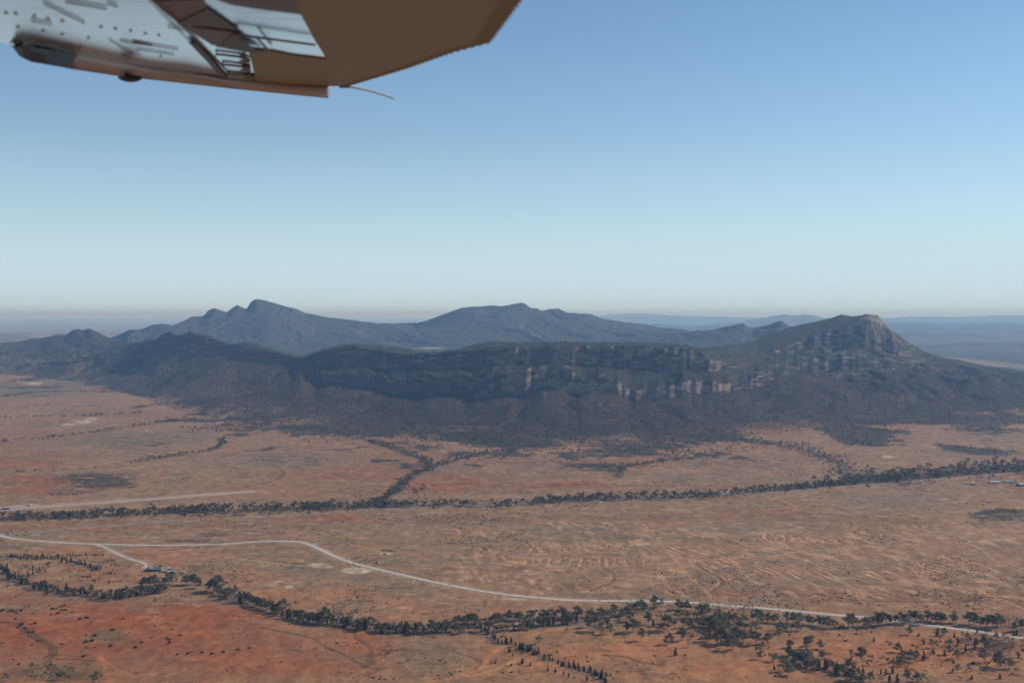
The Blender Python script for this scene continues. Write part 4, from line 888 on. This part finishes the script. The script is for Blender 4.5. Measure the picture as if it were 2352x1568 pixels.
# right hand settlement trees
sx, sy = scatter(150, 2080, 2420, 1092, 1118, lambda p_, q_, X, Y: 0.5 + 0 * p_, 9); bx.extend(sx); by.extend(sy); bh.extend(r.uniform(4, 9, len(sx)))
bx, by, bh = map(np.array, (bx, by, bh)); cx_, cy_, ch_ = map(np.array, (cx_, cy_, ch_))
merge('creek_woodland', LT, bx, by, zrange(bx, by), bh, 5, 'dense belts of gum trees along the middle creek and below the range', 'trees')
merge('pine_woodland', LC, cx_, cy_, zrange(cx_, cy_), ch_, 6, 'small dark cypress pines mixed through the far creek belts and foot slopes', 'trees')
# scrub on the slopes
def blob(seed, n=6):
    r_ = np.random.RandomState(seed); V = [(0, 0, .95)]; 
    for k in range(n):
        a = 6.283 * k / n; q_ = .55 + .35 * r_.rand(); V.append((math.cos(a) * q_, math.sin(a) * q_, .35 + .2 * r_.rand()))
    for k in range(n):
        a = 6.283 * (k + .3) / n; q_ = .45 + .2 * r_.rand(); V.append((math.cos(a) * q_, math.sin(a) * q_, -.15))
    Fc = []
    for k in range(n):
        l_ = (k + 1) % n; Fc += [(0, 1 + k, 1 + l_), (1 + k, 1 + n + k, 1 + l_), (1 + l_, 1 + n + k, 1 + n + l_)]
    return np.array(V), np.array(Fc), np.tile(np.array([[.105, .082, .058]]), (len(V), 1))
BL = [blob(k) for k in range(6)]
jr = np.random.RandomState(8).rand(60000); jc = np.random.RandomState(9).uniform(200, NC - 200, 60000)
rowi = (jr ** 0.8 * 236).astype(int) + 6; coli = jc.astype(int)
fr_ = np.random.RandomState(10).rand(60000)
X = RX[rowi, coli] * (1 - fr_) + RX[rowi + 1, coli] * fr_; Y = RD[rowi, coli] * (1 - fr_) + RD[rowi + 1, coli] * fr_; Z = RZ[rowi, coli] * (1 - fr_) + RZ[rowi + 1, coli] * fr_
dn = fbm(X / 120, Y / 120, 3, 111); k = (dn + 0.4 * (np.random.RandomState(11).rand(60000) - .5) > 0.45) & (slope[rowi, coli] < 1.2)
merge('hillside_scrub', BL, X[k], Y[k], Z[k] - .3, np.random.RandomState(12).uniform(1.4, 3.4, k.sum()), 13, 'dense low grey brown scrub covering the slopes of the range', 'scrub')
# low bushes over the plain
def dens_b(p_, q_, X, Y):
    d = sst(0.40, 0.75, fbm(X / 60, Y / 80, 4, 121)) * (0.35 + sst(0.45, 0.6, fbm(X / 400, Y / 400, 3, 122))) * 0.8
    d = np.where((q_ > 1335) & (p_ < 640), d * .35, d); d = np.where((q_ > 1425) & (p_ > 1180), d * .22, d)
    for (cx, cy, rx, ry) in ((215, 1102, 112, 21), (2300, 1182, 85, 15), (150, 1130, 50, 10), (430, 1242, 60, 5), (480, 1228, 40, 5), (120, 1545, 60, 22)):
        d = np.where(((p_ - cx) / rx) ** 2 + ((q_ - cy) / ry) ** 2 < 1 + .6 * (fbm(X / 60, Y / 60, 2, 123) - .5), 1.0, d)
    return d
Xb, Yb = scatter(110000, -300, 2650, 1045, 1568, dens_b, 31)
merge('low_bushes', BL, Xb, Yb, zplain(Xb, Yb) - .1, 0.45 + 1.05 * np.random.RandomState(14).rand(len(Xb)) ** 2.0, 15, 'countless low grey green bushes dotted over the dry plain', 'bushes', (1.0, 2.0))
# the bigger lone bushes of the red slope
LB = [(25,790),(75,800),(95,792),(125,800),(140,812),(190,795),(455,775),(480,775),(515,758),(515,785),(550,750),(565,785),(500,812),(440,825),(625,805),(680,860),(740,850),(760,852),(1060,860),(305,897),(970,955),
      (740,1002),(805,1005),(735,1057),(790,1046),(1225,1062),(940,1093),(1165,1105),(1425,1028),(1440,1040),(1540,1002),(1325,922),(1515,1167),(1610,1163),(1735,1150),(1820,1157),(1910,1145),(1455,1063),(215,945),(150,935),(180,915),(235,975),(275,975),(2135,1108),(2045,1125),(120,862),(400,650),(65,580),(185,905),(150,1250),(710,1187)]
for k, (a, b) in enumerate(LB):
    (px_, py_), = r1([(a, b)]); X, Y = gnd(px_, py_); X, Y = float(X), float(Y); rr_ = random.Random(k)
    o = link('shrub', SHR[k % 4], None, loc=(X, Y, float(zplain(X, Y)) - .05), label='low dark bush on bare red soil, %s, %s' % (bandw(px_), 'bottom of the slope' if py_ > 1500 else 'middle of the slope' if py_ > 1440 else 'top of the slope'), category='bush', group='lone bushes on the red slope at lower left')
    q_ = rr_.uniform(.7, 1.25); o.scale = (q_ * 1.3, q_ * 1.3, q_); o.rotation_euler = (0, 0, rr_.random() * 6)
for k, (a, b) in enumerate([(820,1052),(345,1000),(765,1003),(905,995),(865,1137),(1750,1240),(1910,1248),(1395,1092)]):
    (px_, py_), = r4([(a, b)]); X, Y = map(float, gnd(px_, py_)); 
    o = link('shrub', SHR[k % 4], None, loc=(X, Y, float(zplain(X, Y)) - .05), label='low dark bush on the orange flat, %s' % bandw(px_), category='bush', group='lone bushes on the orange flat at lower right')

# ------------------------------------------------------------------ buildings
def place(px_, py_):
    X, Y = map(float, gnd(px_, py_)); return X, Y, float(zplain(X, Y))
def hip_house(px_, py_, L_, W_, wall, ridge, roofm, wallm, label, rz=0.1, hip=True, name='farmhouse', group=None):
    X, Y, Z = place(px_, py_)
    rt = empty(name, (X, Y, Z), rz, label=label, category='house' if 'house' in name else 'shed')
    if group: rt['group'] = group
    m = MB(); m.box(-L_ / 2, L_ / 2, -W_ / 2, W_ / 2, -.4, wall); m.build('wall', wallm, rt)
    e = 1.4 if hip else .4; m = MB(); a = L_ / 2 + e; b = W_ / 2 + e; rl = max(L_ / 2 - (W_ / 2 if hip else -e), .5) if hip else a
    z0 = wall + .02; z1_ = wall + ridge
    P_ = [(-a, -b, z0), (a, -b, z0), (a, b, z0), (-a, b, z0)]; Q_ = [(-rl, 0, z1_), (rl, 0, z1_)]
    m.v = P_ + Q_ + [(p[0], p[1], p[2] - .25) for p in P_]
    m.f = [(0, 1, 5, 4), (1, 2, 5), (2, 3, 4, 5), (3, 0, 4), (9, 8, 7, 6), (6, 7, 1, 0), (7, 8, 2, 1), (8, 9, 3, 2), (9, 6, 0, 3)]
    rf = m.build('roof', roofm, rt)
    m = MB(); m.box(-.5, .5, -W_ / 2 - .06, -W_ / 2 - .01, 0, 2.1); m.build('door', M_shade, rt)
    for s_ in (-.32, -.16, .16, .32):
        if L_ < 8 and abs(s_) < .2: continue
        m = MB(); m.box(L_ * s_ - .7, L_ * s_ + .7, -W_ / 2 - .06, -W_ / 2 - .01, .9, 2.0); m.build('window', M_shade, rt)
    if hip:
        m = MB(); m.box(-L_ * .2 - .5, -L_ * .2 + .5, -.5, .5, z1_ - 1.2, z1_ + 1.0); m.build('chimney', M_wall, rf)
        for s_ in (-.45, -.15, .15, .45):
            m = MB(); m.box(L_ * s_ - .1, L_ * s_ + .1, -W_ / 2 - 1.3, -W_ / 2 - 1.1, -.3, wall); m.build('verandah_post', M_roofw, rt)
    return rt
hip_house(355, 1309, 22, 15, 3.0, 3.2, M_roof, M_shade, 'grey roofed farmhouse with hipped iron roof among small trees', .12)
hip_house(379, 1313.5, 9, 6, 2.5, 1.2, M_roof, M_wall, 'small grey gable shed just right of the farmhouse', .3, False, 'shed')
hip_house(389, 1307, 6, 5, 2.3, 1.0, M_roofw, M_wall, 'tiny pale hut behind the right end of the farmhouse', .3, False, 'shed')
hip_house(395, 1316, 12, 7, 2.8, 1.4, M_roofw, M_shade, 'pale open fronted shed right of the farmhouse', -.1, False, 'shed')
hip_house(420, 1315.5, 6, 4.5, 2.3, 1.0, M_roofw, M_wall, 'smallest shed, rightmost of the farmhouse sheds', .1, False, 'shed')
hip_house(2284, 1110, 24, 12, 4, 2.2, M_roofw, M_wall, 'large white roofed shed of the right hand station', .1, False, 'shed')
hip_house(2313, 1107.5, 14, 8, 3, 1.6, M_roofw, M_wall, 'long low white shed between the two larger station sheds', .05, False, 'shed')
hip_house(2327, 1108.5, 12, 8, 3, 1.6, M_roofw, M_wall, 'short white shed with orange yard beside the station', .1, False, 'shed')
hip_house(2344, 1115.5, 17, 12, 4, 2.6, M_roof, M_shade, 'grey gabled shed with dark front at right edge', .5, False, 'shed')
hip_house(2235, 1112.5, 11, 8, 3, 1.8, M_roofw, M_shade, 'white roofed house hidden among dark garden trees', .1, True, 'station_house')
hip_house(2219, 1111.5, 6, 5, 2.5, 1.2, M_roofw, M_wall, 'small white hut left of the garden trees', .1, False, 'shed')
hip_house(14, 1169.5, 13, 9, 3.4, 1.6, M_roof, M_shade, 'grey shed with open front beside the airstrip', .1, False, 'shed')
hip_house(66, 1161.5, 10, 7, 3, 1.3, M_roofw, M_wall, 'white hangar on the airstrip apron', .1, False, 'shed')
# vehicles
def car(px_, py_, rz, label, mat=M_carw, L_=4.8):
    X, Y, Z = place(px_, py_); rt = empty('parked_car', (X, Y, Z + .5), rz, label=label, category='car')
    m = MB(); m.prism([(-L_/2,-.9,.4),(L_/2,-.9,.4),(L_/2,.9,.4),(-L_/2,.9,.4)], [(-L_/2,-.9,1.05),(L_/2,-.85,.95),(L_/2,.85,.95),(-L_/2,.9,1.05)]); m.build('body', mat, rt)
    m = MB(); m.prism([(-L_/2+.2,-.85,1.07),(L_*.22,-.85,1.07),(L_*.22,.85,1.07),(-L_/2+.2,.85,1.07)], [(-L_/2+.5,-.7,1.6),(L_*.08,-.7,1.6),(L_*.08,.7,1.6),(-L_/2+.5,.7,1.6)]); m.build('window', M_shade, rt)
    m = MB(); m.box(-L_/2+.5, L_*.08, -.7, .7, 1.605, 1.75); m.build('roof', mat, rt)
    for a in (-1.45, 1.45):
        for b in (-.85, .85):
            m = MB(); m.tube([(a, b - .12, .36), (a, b + .12, .36)], [.37, .37], 10); m.build('wheel', M_tyre, rt)
    return rt
car(22, 1225, .1, 'small white vehicle on the sealed road near the left edge')
car(851, 1180.5, .1, 'white vehicle beside the sealed road left of centre')
car(1942, 1471, .8, 'pale vehicle parked on the orange flat at lower right')
# the grey bare shrub grove on the white clay pan
for k, (a, b, h_) in enumerate([(878,1262.5,1.2),(882,1263.5,1.1),(887,1263,1.2),(892,1264,1.1),(897,1264.5,1.2),(902,1265,1.1),(907,1266,1.1),(882,1272,1.4),(885,1272.5,1.1)]):
    X, Y, Z = place(a, b); o = link('shrub', SHR[k % 4], None, loc=(X, Y, Z), label='grey shrub of the small grove on the white clay pan', category='bush', group='shrubs on the white clay pan'); o.scale = (h_ * .75, h_ * .75, h_ * .7)

# ------------------------------------------------------------------ the aircraft wing overhead
BETA = math.tan(math.radians(8.0)); H0 = 0.287
def wp_(px_, py_, dz=0.0):
    X, Y, Z = ray(px_, py_); k = (H0 + dz) / (Z - Y * BETA); return (float(X * k), float(Y * k), float(CAMH + Z * k))
def wing_mat(name, col, rough, metal, stain=0.0, coat=0.0):
    m, t, b = nodes(name); tc = t.nodes.new('ShaderNodeTexCoord'); mp = t.nodes.new('ShaderNodeMapping')
    mp.inputs['Scale'].default_value = (5, 34, 34); t.links.new(tc.outputs['Object'], mp.inputs[0])
    n = t.nodes.new('ShaderNodeTexNoise'); n.inputs['Scale'].default_value = 1.0; n.inputs['Detail'].default_value = 4; t.links.new(mp.outputs[0], n.inputs['Vector'])
    r_ = t.nodes.new('ShaderNodeValToRGB'); r_.color_ramp.elements[0].position = .60; r_.color_ramp.elements[1].position = .68
    r_.color_ramp.elements[0].color = (0, 0, 0, 1); r_.color_ramp.elements[1].color = (stain, stain, stain, 1)
    mx = t.nodes.new('ShaderNodeMix'); mx.data_type = 'RGBA'; mx.inputs[6].default_value = col + (1,); mx.inputs[7].default_value = (0.16, 0.09, 0.06, 1)
    t.links.new(n.outputs[0], r_.inputs[0]); t.links.new(r_.outputs[0], mx.inputs[0]); t.links.new(mx.outputs[2], b.inputs['Base Color'])
    b.inputs['Roughness'].default_value = rough; b.inputs['Metallic'].default_value = metal; b.inputs['Coat Weight'].default_value = coat; b.inputs['Coat Roughness'].default_value = .08
    return m
W_pale = wing_mat('polished_skin', (0.66, 0.78, 0.86), .16, .75, .55)
W_clean = wing_mat('polished_panel', (0.66, 0.78, 0.86), .14, .75, .12)
W_brown = wing_mat('brown_wing_skin', (0.34, 0.215, 0.095), .5, 0, 0)
W_dkbr = wing_mat('dark_brown_tone', (0.085, 0.06, 0.043), .5, 0, 0)
W_ora = wing_mat('warm_brown_tone', (0.15, 0.085, 0.045), .5, 0, 0)  # colour of a reflection drawn on the skin
W_mauve = wing_mat('mauve_grey_tone', (0.15, 0.115, 0.10), .5, 0, 0)
W_brown.node_tree.nodes['Principled BSDF'].inputs['Specular IOR Level'].default_value = .15
_t = W_brown.node_tree; _w = _t.nodes.new('ShaderNodeTexWave'); _w.bands_direction = 'Y'; _w.inputs['Scale'].default_value = 12.0; _c = _t.nodes.new('ShaderNodeTexCoord')
_b = _t.nodes.new('ShaderNodeBump'); _b.inputs['Strength'].default_value = .5; _b.inputs['Distance'].default_value = .002
_t.links.new(_c.outputs['Object'], _w.inputs['Vector']); _t.links.new(_w.outputs[0], _b.inputs['Height']); _t.links.new(_b.outputs[0], _t.nodes['Principled BSDF'].inputs['Normal'])
W_line = wing_mat('rust_line', (0.17, 0.085, 0.045), .6, 0, 0)
W_tip = wing_mat('tan_tip_paint', (0.55, 0.38, 0.30), .35, 0, 0, .3)
W_blk = wing_mat('black_fairing', (0.012, 0.014, 0.02), .3, 0, 0)
W_wht = wing_mat('ivory_wick', (0.75, 0.70, 0.58), .5, 0, 0)
wing = empty('aircraft_wing', (0, 0, 0), label='underside of a light aircraft wing with brown ribbed trailing edge, filling the upper left', category='wing')
def ext(px_, py_, Y_):                               # the same edge carried on towards the root, above the camera
    a = wp_(px_, py_); return (a[0], Y_, CAMH + H0 + Y_ * BETA)
def slab(name, pts, mat, dz, th=.003, up=None):
    m = MB(); lo_ = [(p[0], p[1], p[2] - dz) for p in pts]; hi_ = [(p[0], p[1], p[2] - dz + (up if up else th)) for p in pts]
    m.prism(lo_, hi_); return m.build(name, mat, wing)
tip_e = [(52,99),(120,112),(185,126),(350,156),(485,170),(525,182),(590,190),(760,197)]
te = [(800,196),(930,157),(1040,118),(1125,95),(1195,0)]
root_y = 0.35
outline = [ext(0,93,root_y)] + [wp_(0,97), wp_(40,108)] + [wp_(*p) for p in tip_e] + [wp_(*p) for p in te] + [ext(1195,0,root_y)]
slab('skin', outline, W_pale, 0, up=.11)
# brown ribbed trailing panel (aileron and flap)
xr = wp_(1195, 0)[0]
brown = [wp_(*p) for p in ([(590,188),(760,196.5),(799,195.5),(929,156.5),(1039,117.5),(1124,95),(1194,0)])] + [(xr + .12, root_y + .02, CAMH + H0 + (root_y + .02) * BETA), (wp_(690,0)[0] - .05, root_y + .02, CAMH + H0 + (root_y + .02) * BETA)]
z7 = lambda L: [wp_(350 + a * .2083, b * .2083) for a, b in L]
brown += z7([(1600,-10),(1640,150),(1790,430),(1925,645),(1550,600),(1330,556),(1180,540),(1055,530),(1100,700),(1150,900)])  # edge cut so that bare pale skin draws the sky reflections
slab('ribbed_panel', brown, W_brown, .004)
slab('reflection_wedge', z7([(-10,0),(560,-20),(600,75),(270,235)]), W_ora, .003)  # flat colour wedges stand in for reflections on the glossy skin
slab('reflection_wedge', z7([(270,235),(600,75),(850,250),(950,312),(600,270),(330,250)]), W_dkbr, .006)
slab('reflection_wedge', z7([(330,250),(900,318),(700,465),(660,462)]), W_mauve, .009)
slab('reflection_wedge', z7([(700,466),(900,325),(1060,455),(1200,545),(1040,530)]), W_dkbr, .012)
slab('reflection_strip', z7([(700,-20),(1600,-20),(1640,148),(1200,95),(870,42)]), W_mauve, .003)  # one more reflection laid on as flat colour
slab('dark_bar', z7([(395,435),(480,450),(640,620),(850,870),(780,872),(600,650)]), W_dkbr, .008)
slab('panel_seam', z7([(950,312),(1150,343),(1790,432),(1800,446),(1150,358),(900,322)]), W_dkbr, .015)
slab('panel_seam', z7([(1140,350),(1160,350),(1330,540),(1300,545)]), W_mauve, .0155)
# corrugation beads of the control surface: raised ribs parallel to the wing tip
for k in range(46):
    f_ = k / 45.0; a = wp_(1190 - 380 * f_ ** 1.0, 6 + 186 * f_)
    ex, ey = -1.0, -.02
    pA = np.array(wp_(*[(1195,0),(1125,95),(800,196)][0])); 
    # start on the trailing edge polyline
    TE = np.array([wp_(*p) for p in [(800,196),(930,157),(1040,118),(1125,95),(1195,0)]]); dd = np.concatenate([[0], np.cumsum(np.linalg.norm(np.diff(TE, axis=0), axis=1))])
    q_ = f_ * dd[-1]; st_ = np.array([np.interp(q_, dd, TE[:, i_]) for i_ in range(3)])
    L_ = .04
    en = st_ + np.array([-L_, -.01, -.01 * BETA])
    m = MB(); st2 = st_ + np.array([.003, 0, 0])
    m.tube([tuple(st2 - [0, 0, .004]), tuple(en - [0, 0, .004])], [.0018, .0014], 6); m.build('rib_bead', W_brown, wing)
# rivet lines, rust streaks
for (a, b, c, d, wd) in [(355,-4,540,181,2.2),(362,-4,520,160,2.0),(340,-4,505,165,1.6),(372,-4,430,62,2.4),(100,5,195,52,3),(150,2,245,18,4),(245,5,272,14,3),(85,91,190,108,2.2),(140,108,186,116,2.6),(275,92,350,104,2),(305,94,410,113,2),(315,111,400,124,1.4),(250,90,305,122,1.2),(385,60,455,72,2),(70,46,120,54,2)]:
    v = np.array([c - a, d - b], float); n_ = np.array([-v[1], v[0]]) / np.linalg.norm(v) * wd / 4
    pts = [wp_(a + n_[0], b + n_[1]), wp_(c + n_[0] * .5, d + n_[1] * .5), wp_(c - n_[0] * .5, d - n_[1] * .5), wp_(a - n_[0], b - n_[1])]
    slab('rust_streak', pts, W_line, .004, .002)
for (a, b) in [(14,30),(36,31),(79,37),(110,43),(143,48),(41,61),(99,70),(143,78),(203,87),(232,62),(265,66),(300,71),(334,77),(365,81),(369,129)]:
    c_ = np.array(wp_(a, b)); m = MB(); m.prism([tuple(c_ + np.array([math.cos(t_) * .003, math.sin(t_) * .004, -.003 + math.sin(t_) * .004 * BETA])) for t_ in np.arange(0, 6.2, .785)], [tuple(c_ + np.array([math.cos(t_) * .005, math.sin(t_) * .006, -.001 + math.sin(t_) * .006 * BETA])) for t_ in np.arange(0, 6.2, .785)]); m.build('rivet', W_line, wing)
# hinge brackets in the small panel
for (a, b, c, d) in [(700,575,1080,650),(770,690,1085,755),(830,795,1130,845)]:
    P_ = [(a, b), (a + 60, b - 5), (c - 90, d - 32), (c - 60, d - 60), (c - 40, d - 15), (c, d + 10), (c - 130, d + 5), (c - 60, d - 22), (a + 40, b + 18), (a, b + 30)]
    slab('hinge_bracket', z7([(a, b - 6), (a + 300, b + 28), (c, d - 10), (c, d + 2), (a + 250, b + 40), (a + 20, b + 10), (a - 5, b + 30)]), W_line, .007)
    slab('hinge_bracket', z7([(c - 100, d - 6), (c - 80, d - 45), (c - 55, d - 45), (c - 40, d - 12), (c, d + 12), (c - 130, d + 2)]), W_line, .009)
# drooped tip
def tipz(px_, py_top, py_bot):
    a = np.array(wp_(px_, py_top)); X, Y, Z = ray(px_, py_bot); yy_ = a[1] + .03; return (float(X / Y * yy_), float(yy_), float(CAMH + Z / Y * yy_))
tl = [(150,120,157),(185,126,162.5),(270,142,175),(350,156,184),(430,164,193),(540,182,205),(640,190,215),(700,193.5,221),(754,195.5,226)]
m = MB(); topr = [np.array(wp_(a, b)) - [0, 0, .002] for a, b, c in tl]; botr = [np.array(tipz(a, b, c)) for a, b, c in tl]
midr = [t_ * .5 + b_ * .5 + np.array([0, -.035, 0]) for t_, b_ in zip(topr, botr)]
bk = [b_ + np.array([0, .07, .07]) for b_ in botr]; bt = [t_ + np.array([0, .10, .10]) for t_ in topr]
rings = [topr, midr, botr, bk, bt]
for ring in rings: m.v += [tuple(p) for p in ring]
n_ = len(tl)
for i_ in range(5):
    for k in range(n_ - 1):
        a = i_ * n_ + k; b = ((i_ + 1) % 5) * n_ + k; m.f.append((a, a + 1, b + 1, b))
m.f.append(tuple(i_ * n_ for i_ in range(5))); m.f.append(tuple(i_ * n_ + n_ - 1 for i_ in reversed(range(5))))
o = m.build('wing_tip', W_tip, wing); 
for p_ in o.data.polygons: p_.use_smooth = len(p_.vertices) == 4
# black fairing at the front of the tip
fl_ = [(41,104,114),(47,101,124),(56,100,133),(68,103,140),(82,106,146.5),(120,113,153),(183,126,163.5)]
m = MB(); A = [np.array(wp_(a, b)) - [0, .01, .006] for a, b, c in fl_]; B_ = [np.array(tipz(a, b, c)) - [0, .03, .002] for a, b, c in fl_]
Md = [a * .55 + b * .45 + np.array([0, -.03, -.0]) for a, b in zip(A, B_)]; Bk = [b + np.array([0, .12, .06]) for b in B_]; Bt = [a + np.array([0, .14, .1]) for a in A]
for ring in (A, Md, B_, Bk, Bt): m.v += [tuple(p) for p in ring]
n_ = len(fl_)
for i_ in range(5):
    for k in range(n_ - 1):
        a = i_ * n_ + k; b = ((i_ + 1) % 5) * n_ + k; m.f.append((a, a + 1, b + 1, b))
m.f.append(tuple(i_ * n_ for i_ in range(5))); m.f.append(tuple(i_ * n_ + n_ - 1 for i_ in reversed(range(5))))
m.build('black_fairing', W_blk, wing)
# lamp blister below the tip
c_ = np.array(tipz(294, 145, 178)); m = MB(); rings = []
for k in range(5):
    t_ = k / 4 * math.pi / 2
    rings.append([tuple(c_ + np.array([.040 * math.cos(t_) * math.cos(a), .03 * math.cos(t_) * math.sin(a) + .02, .006 - .017 * math.sin(t_)])) for a in np.arange(0, 6.28, .5236)])
b0 = 0
for rg_ in rings: m.v += rg_
for i_ in range(4):
    for k in range(12): m.f.append((i_ * 12 + k, i_ * 12 + (k + 1) % 12, (i_ + 1) * 12 + (k + 1) % 12, (i_ + 1) * 12 + k))
m.f.append(tuple(range(12))); m.build('lamp', W_blk, wing)
# static wick at the trailing corner
m = MB(); pts = []
for (a, b) in [(785,197),(800,198.5),(845,208),(880,218),(906,227.5)]:
    X, Y, Z = ray(a, b); yy_ = wp_(790,197)[1] + .02; pts.append((float(X / Y * yy_), float(yy_), float(CAMH + Z / Y * yy_)))
m.tube(pts, [.007, .0055, .0045, .004, .0035], 8); m.build('static_wick', W_wht, wing)
m = MB(); p0 = np.array(pts[0]); m.box(p0[0] - .01, p0[0] + .035, p0[1] - .012, p0[1] + .012, p0[2] - .008, p0[2] + .012); m.build('wick_base', W_dkbr, wing)

# ------------------------------------------------------------------ haze
HAZE_DENS = 4.7e-5; HAZE_COL = (0.32, 0.60, 1.0)
hm = MB(); hm.box(-151000, 151000, -151000, 151000, -70, 600)
m, t, b = nodes('haze_air'); t.nodes.remove(b)
pv = t.nodes.new('ShaderNodeVolumePrincipled')
pv.inputs['Color'].default_value = HAZE_COL + (1,); pv.inputs['Density'].default_value = HAZE_DENS
pv.inputs['Absorption Color'].default_value = (0.88, 0.98, 1, 1); pv.inputs['Anisotropy'].default_value = 0.2
t.links.new(pv.outputs[0], t.nodes['Material Output'].inputs['Volume'])
hz = hm.build('haze', m, kind='stuff')
